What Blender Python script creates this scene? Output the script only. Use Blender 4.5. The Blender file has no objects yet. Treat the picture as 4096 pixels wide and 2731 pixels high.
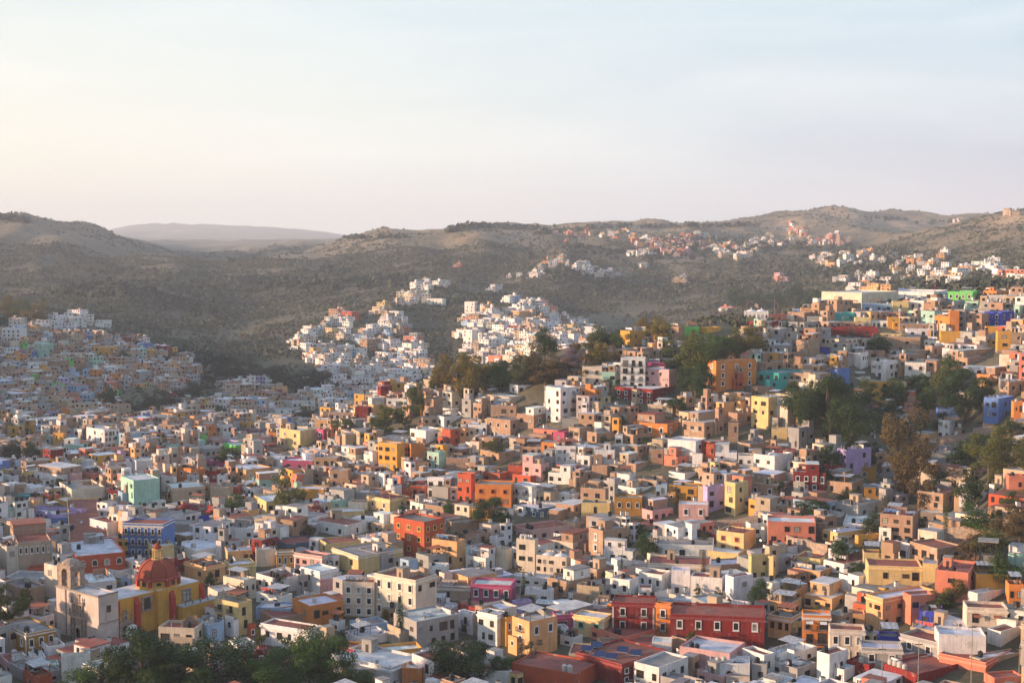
import bpy, math, random
import numpy as np
from mathutils import Vector, Matrix
R = math.radians
random.seed(7)
sc = bpy.context.scene
# ------------------------------------------------------------------ camera
F = 5689.0                       # focal length in source pixels (4096 wide)
PITCH = math.atan((1365.5 - 949.0) / F)
CP, SP = math.cos(PITCH), math.sin(PITCH)
cam = bpy.data.cameras.new('camera'); cam.lens = 50.0; cam.sensor_width = 36.0
cam.clip_start = 1.0; cam.clip_end = 60000.0
co = bpy.data.objects.new('camera', cam); sc.collection.objects.link(co)
co.location = (0, 0, 0); co.rotation_euler = (R(90) - PITCH, 0, 0)
sc.camera = co
# ------------------------------------------------------------------ light
SUN_EL, SUN_AZ = 9.5, 97.0       # azimuth measured anticlockwise (to the left) from +Y
sun_dir = Vector((-math.sin(R(SUN_AZ)) * math.cos(R(SUN_EL)), math.cos(R(SUN_AZ)) * math.cos(R(SUN_EL)), math.sin(R(SUN_EL))))
sl = bpy.data.lights.new('sun', 'SUN'); sl.energy = 5.0; sl.angle = R(0.9); sl.color = (1.0, 0.67, 0.43)
so = bpy.data.objects.new('sun', sl); sc.collection.objects.link(so)
so.rotation_euler = sun_dir.to_track_quat('Z', 'Y').to_euler()
world = bpy.data.worlds.new('World'); sc.world = world; world.use_nodes = True
def build_world():
    nt = world.node_tree; N = nt.nodes; L = nt.links; N.clear()
    out = N.new('ShaderNodeOutputWorld'); bg = N.new('ShaderNodeBackground')
    sky = N.new('ShaderNodeTexSky'); sky.sky_type = 'NISHITA'; sky.sun_disc = False
    sky.sun_elevation = R(SUN_EL); sky.sun_rotation = R(-SUN_AZ); sky.air_density = 1.0; sky.dust_density = 1.6; sky.ozone_density = 1.0
    tc = N.new('ShaderNodeTexCoord'); sep = N.new('ShaderNodeSeparateXYZ'); L.new(tc.outputs['Generated'], sep.inputs[0])
    def ramp(fac, stops):
        r = N.new('ShaderNodeValToRGB'); L.new(fac, r.inputs[0]); e = r.color_ramp.elements
        while len(e) < len(stops): e.new(0.5)
        for q, (p, c) in zip(e, stops): q.position = p; q.color = (*c, 1)
        return r.outputs[0]
    def mix(fac, a, b, t='MIX'):
        m = N.new('ShaderNodeMix'); m.data_type = 'RGBA'; m.blend_type = t
        if isinstance(fac, (int, float)): m.inputs[0].default_value = fac
        else: L.new(fac, m.inputs[0])
        for i, v in ((6, a), (7, b)):
            if isinstance(v, tuple): m.inputs[i].default_value = (*v, 1)
            else: L.new(v, m.inputs[i])
        return m.outputs[2]
    # thin veil of high cloud over the clear sky: warm towards the sun, blue-grey away from it
    mr = N.new('ShaderNodeMapRange'); L.new(sep.outputs[0], mr.inputs[0]); mr.inputs[1].default_value = -0.45; mr.inputs[2].default_value = 0.45
    low = ramp(mr.outputs[0], [(0.0, (14.2, 12.4, 8.9)), (0.35, (12.2, 11.6, 9.8)), (0.62, (8.9, 9.3, 9.6)), (1.0, (5.9, 6.7, 8.2))])
    high = ramp(mr.outputs[0], [(0.0, (9.0, 9.8, 9.8)), (0.35, (7.9, 9.4, 10.0)), (0.7, (7.0, 8.7, 9.8)), (1.0, (5.9, 8.0, 9.7))])
    mz = N.new('ShaderNodeMapRange'); L.new(sep.outputs[2], mz.inputs[0]); mz.inputs[1].default_value = 0.0; mz.inputs[2].default_value = 0.17
    veil = mix(mz.outputs[0], low, high)
    mz2 = N.new('ShaderNodeMapRange'); L.new(sep.outputs[2], mz2.inputs[0]); mz2.inputs[1].default_value = 0.2; mz2.inputs[2].default_value = 0.75
    veil = mix(mz2.outputs[0], veil, (3.2, 5.4, 9.6))
    mp = N.new('ShaderNodeMapping'); mp.inputs['Scale'].default_value = (1.5, 1.5, 11.0); mp.inputs['Rotation'].default_value = (0, R(14), 0)
    L.new(tc.outputs['Generated'], mp.inputs[0])
    nz = N.new('ShaderNodeTexNoise'); nz.inputs['Scale'].default_value = 2.2; nz.inputs['Detail'].default_value = 9; nz.inputs['Roughness'].default_value = 0.55
    nz.inputs['Distortion'].default_value = 0.6
    L.new(mp.outputs[0], nz.inputs['Vector'])
    cl = ramp(nz.outputs[0], [(0.35, (0, 0, 0)), (0.75, (1, 1, 1))])
    base = mix(0.86, sky.outputs[0], veil)
    streak = mix(cl, base, (12.5, 12.0, 11.0))
    base = mix(0.3, base, streak)
    # soft grey cloud bank low on the right
    n2 = N.new('ShaderNodeTexNoise'); n2.inputs['Scale'].default_value = 1.7; n2.inputs['Detail'].default_value = 6; L.new(mp.outputs[0], n2.inputs['Vector'])
    bx = ramp(mr.outputs[0], [(0.6, (0, 0, 0)), (0.95, (1, 1, 1))]); bz = ramp(mz.outputs[0], [(0.0, (1, 1, 1)), (0.3, (1, 1, 1)), (0.62, (0, 0, 0))])
    bn = ramp(n2.outputs[0], [(0.30, (0, 0, 0)), (0.52, (1, 1, 1))])
    bank = mix(1.0, mix(1.0, bx, bz, 'MULTIPLY'), bn, 'MULTIPLY')
    bf = mix(0.75, (0, 0, 0), bank)
    base = mix(bf, base, (5.2, 5.6, 6.8))
    L.new(base, bg.inputs[0]); bg.inputs[1].default_value = 0.0505
    L.new(bg.outputs[0], out.inputs[0])
build_world()
sc.view_settings.view_transform = 'Standard'; sc.view_settings.look = 'None'; sc.view_settings.exposure = 1.05; sc.view_settings.gamma = 1.0
sc.render.filter_size = 1.1; sc.render.engine = 'CYCLES'; sc.cycles.use_denoising = True; sc.cycles.max_bounces = 5; sc.cycles.diffuse_bounces = 3
sc.cycles.glossy_bounces = 2; sc.cycles.transparent_max_bounces = 6; sc.cycles.volume_bounces = 0; sc.cycles.sample_clamp_indirect = 4
sc.cycles.caustics_reflective = False; sc.cycles.caustics_refractive = False

# ------------------------------------------------------------------ screen <-> world
def ray(sx, sy):                 # source pixel -> world direction with y = 1
    x = (sx - 2048.0) / F; y = -(sy - 1365.5) / F
    d = (x, CP + y * SP, -SP + y * CP)
    return d[0] / d[1], d[2] / d[1]
def proj(X, Y, Z):               # world -> source pixel
    d = Y * CP - Z * SP; u = Y * SP + Z * CP
    return 2048.0 + F * X / d, 1365.5 - F * u / d
K = 4096.0 / 2352.0              # the profiles below are in 2352-pixel coordinates
PROF = {
 -900: '310:1567 450:1249 600:1060 700:880 800:680 900:550 1000:530 1100:580 1230:650 1500:600 1700:575 2000:560 2600:545 4000:480 14000:545',  # unseen ridge beyond the left edge, raised to cast shade on the left valley
 -300: '310:1567 450:1249 600:1073 780:940 950:800 1150:700 1400:650 2000:620 2600:520 4000:530 14000:545',
 0: '310:1567 340:1477 390:1358 450:1249 520:1155 600:1073 780:980 950:900 1050:850 1150:800 1250:760 1350:725 1450:697 1650:700 2000:640 2300:568 2600:512 3000:525 6000:545 14000:550',
 100: '310:1567 450:1249 520:1155 600:1073 780:980 950:900 1050:850 1150:800 1250:762 1350:730 1450:705 1650:690 2000:640 2300:573 2600:525 3000:535 6000:545 14000:550',
 200: '310:1567 450:1249 520:1155 600:1073 780:980 950:900 1050:850 1150:800 1250:770 1350:750 1500:710 1700:660 1900:665 2200:605 2400:567 2600:536 2900:545 6000:545 14000:550',
 280: '310:1567 450:1249 600:1073 780:982 950:905 1050:855 1150:815 1250:785 1350:765 1500:715 1700:656 1900:660 2200:610 2400:575 2600:545 2900:565 5500:555 9000:552 12000:519 13500:560 14000:550',
 400: '310:1567 450:1249 600:1073 780:985 950:912 1100:855 1200:820 1350:780 1500:740 1700:690 2000:640 2300:600 2500:578 2800:592 3500:600 5500:560 9000:552 12000:511 13500:560 14000:550',
 480: '310:1567 450:1249 560:1110 620:1070 780:985 950:920 1100:865 1200:830 1350:790 1500:745 1700:700 2000:655 2300:622 2500:602 2800:610 3500:600 5500:560 9000:552 12000:515 13500:560 14000:550',
 560: '310:1567 450:1249 520:1155 560:1105 600:1065 640:1045 700:1040 800:985 950:925 1100:870 1300:800 1500:755 1800:690 2100:640 2300:605 2500:593 2800:600 3500:600 5500:560 9000:552 12000:518 13500:560 14000:550',
 700: '310:1567 450:1249 500:1170 550:1100 600:1040 640:1000 680:1000 800:1000 950:930 1150:850 1350:770 1500:730 1800:670 2100:630 2350:590 2600:564 3200:580 5500:560 9000:552 12000:526 13500:560 14000:550',
 850: '310:1567 390:1358 450:1250 500:1160 550:1060 600:985 640:940 680:932 720:950 800:960 950:930 1150:870 1300:800 1400:740 1480:702 1600:692 1800:670 2100:630 2350:590 2600:552 3000:562 7000:556 14000:550',
 1000: '310:1567 390:1355 450:1240 500:1145 550:1040 600:940 630:885 655:873 720:920 800:945 1000:910 1200:840 1400:750 1500:700 1600:664 1700:672 1900:650 2200:600 2600:542 3000:552 14000:550',
 1150: '310:1567 450:1240 500:1120 550:1000 600:890 630:845 660:832 720:890 900:900 1200:820 1400:730 1480:702 1600:692 1700:692 1900:660 2200:600 2600:528 2900:534 14000:550',
 1240: '310:1567 450:1240 500:1110 550:970 590:870 630:820 655:808 720:870 900:880 1200:800 1400:735 1480:708 1700:700 1900:655 2200:610 2600:550 2900:540 3200:540 14000:550',
 1300: '310:1562 450:1240 480:1160 510:1060 545:960 580:880 620:815 650:795 720:850 900:860 1200:790 1350:765 1450:760 1700:730 1900:650 2100:620 2400:580 2800:545 3200:532 14000:550',
 1450: '310:1558 430:1250 460:1170 500:1060 545:950 580:860 620:790 650:757 720:800 900:810 1200:790 1500:762 1700:720 1900:670 2100:630 2400:580 2700:552 3200:524 14000:550',
 1650: '310:1552 370:1370 420:1260 460:1150 500:1040 540:940 570:860 610:790 650:745 690:724 760:780 900:800 1200:780 1500:740 1800:680 2000:640 2300:600 2600:570 3000:532 3300:524 14000:550',
 1850: '310:1545 350:1420 390:1300 420:1215 450:1135 490:1030 530:940 570:860 620:790 670:742 710:707 760:740 900:760 1200:740 1500:700 1800:650 2100:620 2400:590 2700:560 3000:530 3400:494 3800:500 14000:550',
 1950: '310:1540 350:1410 380:1300 410:1215 445:1145 485:1055 522:965 562:885 612:805 665:742 715:697 780:710 900:730 1100:720 1400:690 1750:640 2050:600 2400:585 2700:558 3000:530 3400:486 3800:500 14000:550',
 2050: '300:1550 340:1410 370:1300 400:1235 440:1190 480:1125 520:1030 555:955 590:885 620:812 665:742 720:692 800:700 1000:690 1300:670 1600:650 1900:620 2200:575 2500:570 2900:545 3400:494 14000:550',
 2130: '300:1540 335:1400 365:1290 400:1230 440:1185 480:1115 520:1020 553:945 586:875 617:805 663:738 720:687 790:688 1000:680 1300:655 1600:635 1900:605 2200:560 2500:560 2900:542 3400:498 14000:550',
 2200: '300:1530 330:1380 360:1275 400:1215 440:1155 480:1080 520:995 550:925 580:860 610:800 660:732 720:683 760:675 850:675 1000:665 1300:645 1600:620 1900:590 2150:540 2400:545 3000:540 3400:503 14000:550',
 2352: '300:1510 330:1350 360:1230 390:1140 430:1060 470:990 520:900 570:820 640:750 700:692 760:667 1000:650 1300:630 1600:600 1900:540 2150:480 2400:500 3400:500 14000:550',
 3300: '300:1500 400:1150 700:700 1000:640 2000:450 3000:450 14000:545'}
NEAR = [(0, -2.5), (8, -5), (25, -15), (60, -38), (110, -62), (170, -84), (240, -98)]
UL = np.concatenate([[-16000, -9000, -6000, -4000, -3000, -2200], np.arange(-1600, -200, 60), np.arange(-200, 2560, 7.0), np.arange(2560, 4000, 60), [4600, 5400, 6600, 9000, 13000, 20000]]).astype(float)
DL = np.unique(np.concatenate([[0, 4, 10, 20, 35, 55, 80, 110, 150, 190], np.geomspace(230, 14000, 430)]))
def dep_tan(ydisp): return math.tan(math.atan((ydisp * K - 1365.5) / F) + PITCH)
_xs = sorted(PROF); _tab = []
for x in _xs:
    pts = [tuple(map(float, p.split(':'))) for p in PROF[x].split()]
    d = [p[0] for p in pts]; z = [-dep_tan(p[1]) * p[0] for p in pts]
    d = [a for a, b in NEAR] + d; z = [b for a, b in NEAR] + z
    _tab.append(np.interp(DL, d, z))
_tab = np.array(_tab)
Z = np.array([np.interp(UL, _xs, _tab[:, j]) for j in range(len(DL))]).T       # [u, D]
def smooth(A, ax, n):
    k = np.hanning(2 * n + 3)[1:-1]; k /= k.sum()
    P = np.pad(A, [(n, n) if i == ax else (0, 0) for i in range(2)], mode='edge')
    return np.apply_along_axis(lambda v: np.convolve(v, k, 'valid'), ax, P)
Z = smooth(Z, 1, 3)
i0, i1 = np.searchsorted(UL, -200), np.searchsorted(UL, 2560)
Z[i0:i1] = smooth(Z[i0:i1], 0, 7)
def vnoise(x, y, seed=0):
    xi = np.floor(x).astype(np.int64); yi = np.floor(y).astype(np.int64); fx = x - xi; fy = y - yi
    fx = fx * fx * (3 - 2 * fx); fy = fy * fy * (3 - 2 * fy)
    def h(a, b):
        n = (a * 374761393 + b * 668265263 + seed * 974711) & 0x7fffffff
        n = ((n ^ (n >> 13)) * 1274126177) & 0x7fffffff
        return ((n ^ (n >> 16)) & 0xffff) / 65535.0
    return (h(xi, yi) * (1 - fx) + h(xi + 1, yi) * fx) * (1 - fy) + (h(xi, yi + 1) * (1 - fx) + h(xi + 1, yi + 1) * fx) * fy
def fbm(x, y, s, o=4, seed=0):
    t = 0; a = 1.0; w = 0
    for k in range(o):
        t = t + a * vnoise(x / s * 2 ** k, y / s * 2 ** k, seed + k); w += a; a *= 0.5
    return t / w
KX = (UL * K - 2048) / F
GX = KX[:, None] * DL[None, :]; GY = np.broadcast_to(DL[None, :], GX.shape)
amp = np.clip((DL - 1350) / 1100, 0, 1.0)[None, :] * 1.0
rid = 1 - np.abs(2 * fbm(GX, GY * 0.45, 420, 4, 3) - 1)
Z = Z + amp * ((rid - 0.74) * 78 + (fbm(GX, GY, 120, 3, 9) - .5) * 13) * np.clip(1.3 - DL / 9000, .4, 1)[None, :]
r2 = 1 - np.abs(2 * fbm(GX + GY * .2, GY * 0.6, 170, 3, 41) - 1)
Z = Z + amp * (r2 - .72) * 20
Z = Z + (fbm(GX, GY, 30, 3, 5) - .5) * np.clip((DL - 640) / 500, 0, 1)[None, :] * 3.0
Z = Z + np.clip(1 - np.abs(DL - 520) / 260, 0, 1)[None, :] * (fbm(GX, GY, 16, 2, 15) - .5) * 2.2
def gz(X, Y):
    X = np.asarray(X, float); Y = np.asarray(Y, float)
    Ys = np.maximum(Y, .5); u = X / Ys
    i = np.clip(np.searchsorted(KX, u) - 1, 0, len(KX) - 2); j = np.clip(np.searchsorted(DL, Ys) - 1, 0, len(DL) - 2)
    a = np.clip((u - KX[i]) / (KX[i + 1] - KX[i]), 0, 1); b = np.clip((Ys - DL[j]) / (DL[j + 1] - DL[j]), 0, 1)
    return (Z[i, j] * (1 - a) + Z[i + 1, j] * a) * (1 - b) + (Z[i, j + 1] * (1 - a) + Z[i + 1, j + 1] * a) * b
DS = np.concatenate([np.arange(245, 1000, 1.0), np.arange(1000, 4000, 5.0), np.arange(4000, 9000, 30)])
def hit(sx, sy, dmin=245):
    kx, kz = ray(sx, sy); ds = DS[DS >= dmin]
    g = gz(kx * ds, ds); m = np.nonzero(g >= kz * ds)[0]
    if len(m) == 0:
        k = ds < max(760, dmin + 1500); q = np.argmin(kz * ds[k] - g[k]); return kx * ds[q], ds[q], float(g[q])
    q = m[0]; return kx * ds[q], float(ds[q]), float(g[q])

# ------------------------------------------------------------------ materials
def material(name): 
    m = bpy.data.materials.new(name); m.use_nodes = True; nt = m.node_tree; nt.nodes.clear()
    o = nt.nodes.new('ShaderNodeOutputMaterial'); b = nt.nodes.new('ShaderNodeBsdfPrincipled'); nt.links.new(b.outputs[0], o.inputs[0])
    b.inputs['Roughness'].default_value = 0.9; b.inputs['Specular IOR Level'].default_value = 0.25
    return m, nt.nodes, nt.links, b
class NT:
    def __init__(s, N, L): s.N, s.L = N, L
    def put(s, sock, v):
        if isinstance(v, bpy.types.NodeSocket): s.L.new(v, sock)
        elif isinstance(v, tuple) and len(v) == 3 and sock.type == 'RGBA': sock.default_value = (*v, 1)
        else: sock.default_value = v
    def noise(s, vec, scale, detail=4, rough=.55, dist=0):
        n = s.N.new('ShaderNodeTexNoise'); n.inputs['Scale'].default_value = scale; n.inputs['Detail'].default_value = detail
        n.inputs['Roughness'].default_value = rough; n.inputs['Distortion'].default_value = dist
        if vec is not None: s.L.new(vec, n.inputs['Vector'])
        return n.outputs[0]
    def ramp(s, fac, stops):
        r = s.N.new('ShaderNodeValToRGB'); s.L.new(fac, r.inputs[0]); e = r.color_ramp.elements
        while len(e) < len(stops): e.new(0.5)
        for q, (p, c) in zip(e, stops): q.position = p; q.color = (c, c, c, 1) if isinstance(c, (int, float)) else (*c, 1)
        return r.outputs[0]
    def mix(s, fac, a, b, t='MIX'):
        m = s.N.new('ShaderNodeMix'); m.data_type = 'RGBA'; m.blend_type = t
        s.put(m.inputs[0], fac); s.put(m.inputs[6], a); s.put(m.inputs[7], b); return m.outputs[2]
    def math(s, op, a, b=0.0):
        m = s.N.new('ShaderNodeMath'); m.operation = op; s.put(m.inputs[0], a); s.put(m.inputs[1], b); return m.outputs[0]
    def mapping(s, vec, scale=(1, 1, 1), rot=(0, 0, 0)):
        m = s.N.new('ShaderNodeMapping'); m.inputs['Scale'].default_value = scale; m.inputs['Rotation'].default_value = rot; s.L.new(vec, m.inputs[0]); return m.outputs[0]
def wall_material(name, brick=False, far=False):
    m, N, L, b = material(name); t = NT(N, L)
    oi = N.new('ShaderNodeObjectInfo'); uv = N.new('ShaderNodeUVMap').outputs[0]
    if far:
        a = N.new('ShaderNodeAttribute'); a.attribute_name = 'Col'; col = a.outputs['Color']; rnd = a.outputs['Alpha']
    else: col = oi.outputs['Color']; rnd = oi.outputs['Random']
    n1 = t.noise(t.mapping(uv, (.25, .25, .25)), 1.0, 6, .62, .4)
    col = t.mix(1.0, col, t.ramp(n1, [(.28, .78), (.7, 1.14)]), 'MULTIPLY')
    if brick:
        br = N.new('ShaderNodeTexBrick'); L.new(uv, br.inputs['Vector']); br.inputs['Scale'].default_value = 1.0
        br.inputs['Brick Width'].default_value = .45; br.inputs['Row Height'].default_value = .16; br.inputs['Mortar Size'].default_value = .018
        br.inputs['Color1'].default_value = (.92, .86, .82, 1); br.inputs['Color2'].default_value = (1.12, 1.05, 1.0, 1); br.inputs['Mortar'].default_value = (1.05, 1.15, 1.2, 1)
        col = t.mix(1.0, col, br.outputs[0], 'MULTIPLY')
        fr = N.new('ShaderNodeTexBrick'); L.new(uv, fr.inputs['Vector']); fr.offset = 0; fr.inputs['Scale'].default_value = 1.0
        fr.inputs['Brick Width'].default_value = 3.7; fr.inputs['Row Height'].default_value = 2.75; fr.inputs['Mortar Size'].default_value = .11; fr.inputs['Mortar Smooth'].default_value = .2
        col = t.mix(t.math('MULTIPLY', fr.outputs['Fac'], .8), col, (.36, .32, .28))
        p = t.noise(t.mapping(uv, (.16, .22, .2)), 1.0, 5, .6, .8)
        col = t.mix(t.ramp(p, [(.60, 0.0), (.64, .75)]), col, (.42, .37, .31))
    else:
        p = t.noise(t.mapping(uv, (.35, .3, .2)), 1.0, 7, .65, 1.0)
        col = t.mix(t.ramp(p, [(.61, 0.0), (.66, .6)]), col, (.40, .35, .30))
    # dark run-off stains below parapets and general grime
    st = t.noise(t.mapping(uv, (1.6, .12, 1)), 1.0, 5, .6, .2)
    col = t.mix(t.ramp(st, [(.50, 0.0), (.74, .5)]), col, (.17, .15, .135))
    fine = t.noise(t.mapping(uv, (2.2, 2.2, 1)), 1.0, 4, .7)
    col = t.mix(1.0, col, t.ramp(fine, [(.3, .88), (.7, 1.08)]), 'MULTIPLY')
    L.new(col, b.inputs['Base Color'])
    bp = N.new('ShaderNodeBump'); bp.inputs['Strength'].default_value = .5; bp.inputs['Distance'].default_value = .05
    L.new(fine, bp.inputs['Height']); L.new(bp.outputs[0], b.inputs['Normal'])
    return m
def roof_material(name, far=False):
    m, N, L, b = material(name); t = NT(N, L)
    g = N.new('ShaderNodeNewGeometry').outputs['Position']
    if far:
        a = N.new('ShaderNodeAttribute'); a.attribute_name = 'Col'; col = a.outputs['Color']
    else: col = N.new('ShaderNodeObjectInfo').outputs['Color']
    n1 = t.noise(g, .35, 6, .65, .5)
    col = t.mix(1.0, col, t.ramp(n1, [(.3, .68), (.65, 1.12)]), 'MULTIPLY')
    n2 = t.noise(g, .16, 5, .6, 1.0)
    col = t.mix(t.ramp(n2, [(.56, 0.0), (.66, .45)]), col, (.22, .19, .165))
    L.new(col, b.inputs['Base Color']); return m
def plain(name, col, rough=.7, metal=0.0, var=.25, scale=1.5, objcol=False, em=None):
    m, N, L, b = material(name); t = NT(N, L)
    g = N.new('ShaderNodeNewGeometry').outputs['Position']; n = t.noise(g, scale, 4, .6)
    c = N.new('ShaderNodeObjectInfo').outputs['Color'] if objcol else col
    L.new(t.mix(1.0, c, t.ramp(n, [(.3, 1 - var), (.7, 1 + var * .5)]), 'MULTIPLY'), b.inputs['Base Color'])
    b.inputs['Roughness'].default_value = rough; b.inputs['Metallic'].default_value = metal
    if em: b.inputs['Emission Color'].default_value = (*em[0], 1); b.inputs['Emission Strength'].default_value = em[1]
    return m
M = {}
M['wall'] = wall_material('painted_stucco'); M['brick'] = wall_material('bare_brick', True)
M['wall_far'] = wall_material('far_stucco', False, True); M['roof'] = roof_material('roof_screed'); M['roof_far'] = roof_material('far_roof_screed', True)
M['trim'] = plain('trim_paint', (.7, .66, .6), .8, objcol=True); M['sash'] = plain('dark_sash', (.05, .035, .028), .5)
M['plast'] = plain('tank_plastic', (.02, .02, .022), .45, objcol=True, var=.15); M['metal'] = plain('galvanised', (.45, .46, .47), .4, .7)
M['iron'] = plain('iron_railing', (.03, .028, .027), .6); M['conc'] = plain('concrete', (.28, .255, .23), .95, var=.4); M['tin'] = plain('corrugated_tin', (.42, .42, .42), .6, .2, .5)
M['tile'] = plain('clay_tile', (.33, .11, .06), .9, var=.5, scale=3.0); M['stone'] = plain('cantera_stone', (.36, .27, .21), .95, var=.5, scale=1.3)
M['cloth'] = plain('laundry_cloth', (.6, .6, .6), .9, objcol=True); M['bark'] = plain('bark', (.12, .085, .06), .95, var=.5)
def glass_material():
    m, N, L, b = material('window_glass'); t = NT(N, L); oi = N.new('ShaderNodeObjectInfo')
    c = t.ramp(oi.outputs['Random'], [(0.0, (.012, .012, .014)), (.55, (.02, .02, .022)), (.62, (.05, .045, .04)), (.82, (.10, .085, .07)), (.86, (.35, .32, .28)), (1.0, (.45, .41, .36))])
    L.new(c, b.inputs['Base Color']); b.inputs['Roughness'].default_value = .18; b.inputs['Specular IOR Level'].default_value = .35; return m
M['glass'] = glass_material()
def leaf_material():
    m, N, L, b = material('leaf_green'); t = NT(N, L); oi = N.new('ShaderNodeObjectInfo')
    g = N.new('ShaderNodeNewGeometry').outputs['Position']; n = t.noise(g, .45, 3, .6)
    n2 = t.noise(g, 3.0, 2, .5)
    c = t.mix(1.0, oi.outputs['Color'], t.ramp(n, [(.3, (.70, .78, .85)), (.7, (1.35, 1.22, .9))]), 'MULTIPLY')
    c = t.mix(1.0, c, t.ramp(n2, [(.3, .8), (.7, 1.2)]), 'MULTIPLY')
    L.new(c, b.inputs['Base Color']); b.inputs['Roughness'].default_value = .75
    b.inputs['Subsurface Weight'].default_value = 0.0
    o = [x for x in N if x.type == 'OUTPUT_MATERIAL'][0]
    tr = N.new('ShaderNodeBsdfTranslucent'); L.new(c, tr.inputs[0]); ms = N.new('ShaderNodeMixShader'); ms.inputs[0].default_value = .25
    L.new(b.outputs[0], ms.inputs[1]); L.new(tr.outputs[0], ms.inputs[2]); L.new(ms.outputs[0], o.inputs[0])
    return m
M['leaf'] = leaf_material()
def scrub_material():
    m, N, L, b = material('scrub_foliage'); a = N.new('ShaderNodeAttribute'); a.attribute_name = 'Col'; L.new(a.outputs['Color'], b.inputs['Base Color']); return m
M['scrub'] = scrub_material()
def ground_material():
    m, N, L, b = material('hill_ground'); t = NT(N, L)
    g = N.new('ShaderNodeNewGeometry').outputs['Position']
    big = t.noise(g, .004, 7, .6, .6); mid = t.noise(g, .03, 6, .65); fine = t.noise(g, .5, 5, .7)
    c = t.ramp(big, [(.3, (.11, .092, .060)), (.5, (.19, .148, .10)), (.68, (.31, .235, .165))])
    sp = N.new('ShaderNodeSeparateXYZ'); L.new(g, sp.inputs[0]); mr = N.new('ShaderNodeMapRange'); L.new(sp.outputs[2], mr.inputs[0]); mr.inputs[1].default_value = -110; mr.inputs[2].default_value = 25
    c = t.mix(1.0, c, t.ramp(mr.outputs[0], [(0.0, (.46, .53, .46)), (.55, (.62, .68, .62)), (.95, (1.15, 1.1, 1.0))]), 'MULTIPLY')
    c = t.mix(t.ramp(mid, [(.45, 0.0), (.62, .7)]), c, (.075, .070, .042))
    c = t.mix(1.0, c, t.ramp(fine, [(.3, .7), (.7, 1.25)]), 'MULTIPLY')
    L.new(c, b.inputs['Base Color']); b.inputs['Roughness'].default_value = 1.0; return m
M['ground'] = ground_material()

# ------------------------------------------------------------------ mesh helpers
COL = sc.collection
class MB:
    def __init__(s): s.v = []; s.f = []; s.m = []; s.uv = []
    def quad(s, pts, m=0, uv=None):
        n = len(s.v); s.v += [tuple(p) for p in pts]; s.f.append(tuple(range(n, n + len(pts)))); s.m.append(m)
        if uv is None:
            p = pts; e = math.dist(p[0], p[1]); h = math.dist(p[1], p[2]); uv = [(0, 0), (e, 0), (e, h), (0, h)][:len(pts)]
            if len(uv) < len(pts): uv += [(0, 0)] * (len(pts) - len(uv))
        s.uv += uv
    def box(s, x0, x1, y0, y1, z0, z1, m=0, mt=None, uo=0.0):
        a, b_, c, d = (x0, y0), (x1, y0), (x1, y1), (x0, y1); u = uo
        for p, q in ((a, b_), (b_, c), (c, d), (d, a)):
            e = math.dist(p, q); s.quad([(*p, z0), (*q, z0), (*q, z1), (*p, z1)], m, [(u, z0), (u + e, z0), (u + e, z1), (u, z1)]); u += e
        s.quad([(x0, y0, z1), (x1, y0, z1), (x1, y1, z1), (x0, y1, z1)], m if mt is None else mt, [(x0, y0), (x1, y0), (x1, y1), (x0, y1)])
        s.quad([(x0, y1, z0), (x1, y1, z0), (x1, y0, z0), (x0, y0, z0)], m)
    def tube(s, p, q, r0, r1=None, n=8, m=0, cap=True):
        p = Vector(p); q = Vector(q); r1 = r0 if r1 is None else r1; d = (q - p).normalized()
        a = d.orthogonal().normalized(); b_ = d.cross(a)
        A = [p + (a * math.cos(2 * math.pi * k / n) + b_ * math.sin(2 * math.pi * k / n)) * r0 for k in range(n)]
        B = [q + (a * math.cos(2 * math.pi * k / n) + b_ * math.sin(2 * math.pi * k / n)) * r1 for k in range(n)]
        for k in range(n): s.quad([A[k], A[(k + 1) % n], B[(k + 1) % n], B[k]], m)
        if cap:
            s.quad(list(B), m); s.quad(list(reversed(A)), m)
    def lathe(s, prof, n=12, m=0, c=(0, 0, 0), a0=0.0):
        for (r0, z0), (r1, z1) in zip(prof, prof[1:]):
            for k in range(n):
                a, b_ = a0 + 2 * math.pi * k / n, a0 + 2 * math.pi * (k + 1) / n
                P = lambda r, z, w: (c[0] + r * math.cos(w), c[1] + r * math.sin(w), c[2] + z)
                if r1 < 1e-4: s.quad([P(r0, z0, a), P(r0, z0, b_), P(r1, z1, a)], m, [(0, 0), (1, 0), (0, 1)])
                elif r0 < 1e-4: s.quad([P(r0, z0, a), P(r1, z1, b_), P(r1, z1, a)], m, [(0, 0), (1, 0), (0, 1)])
                else: s.quad([P(r0, z0, a), P(r0, z0, b_), P(r1, z1, b_), P(r1, z1, a)], m)
    def mesh(s, name, mats, smooth=False):
        me = bpy.data.meshes.new(name); me.from_pydata(s.v, [], s.f)
        ul = me.uv_layers.new(name='UVMap'); ul.data.foreach_set('uv', np.array(s.uv, 'f').ravel())
        for m in mats: me.materials.append(M[m])
        me.polygons.foreach_set('material_index', s.m)
        if smooth: me.polygons.foreach_set('use_smooth', [True] * len(s.f))
        me.update(); return me
def link(name, me, parent=None, loc=(0, 0, 0), rz=0, scale=(1, 1, 1), color=None):
    o = bpy.data.objects.new(name, me); COL.objects.link(o); o.parent = parent; o.location = loc; o.rotation_euler = (0, 0, rz); o.scale = scale
    if color: o.color = (*color, 1)
    return o
def tag(o, label=None, cat=None, group=None, kind=None):
    if label: o['label'] = label
    if cat: o['category'] = cat
    if group: o['group'] = group
    if kind: o['kind'] = kind
    return o
def copy_tree(o, parent=None):
    c = o.copy(); COL.objects.link(c); c.parent = parent
    for ch in o.children: copy_tree(ch, c)
    return c

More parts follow.
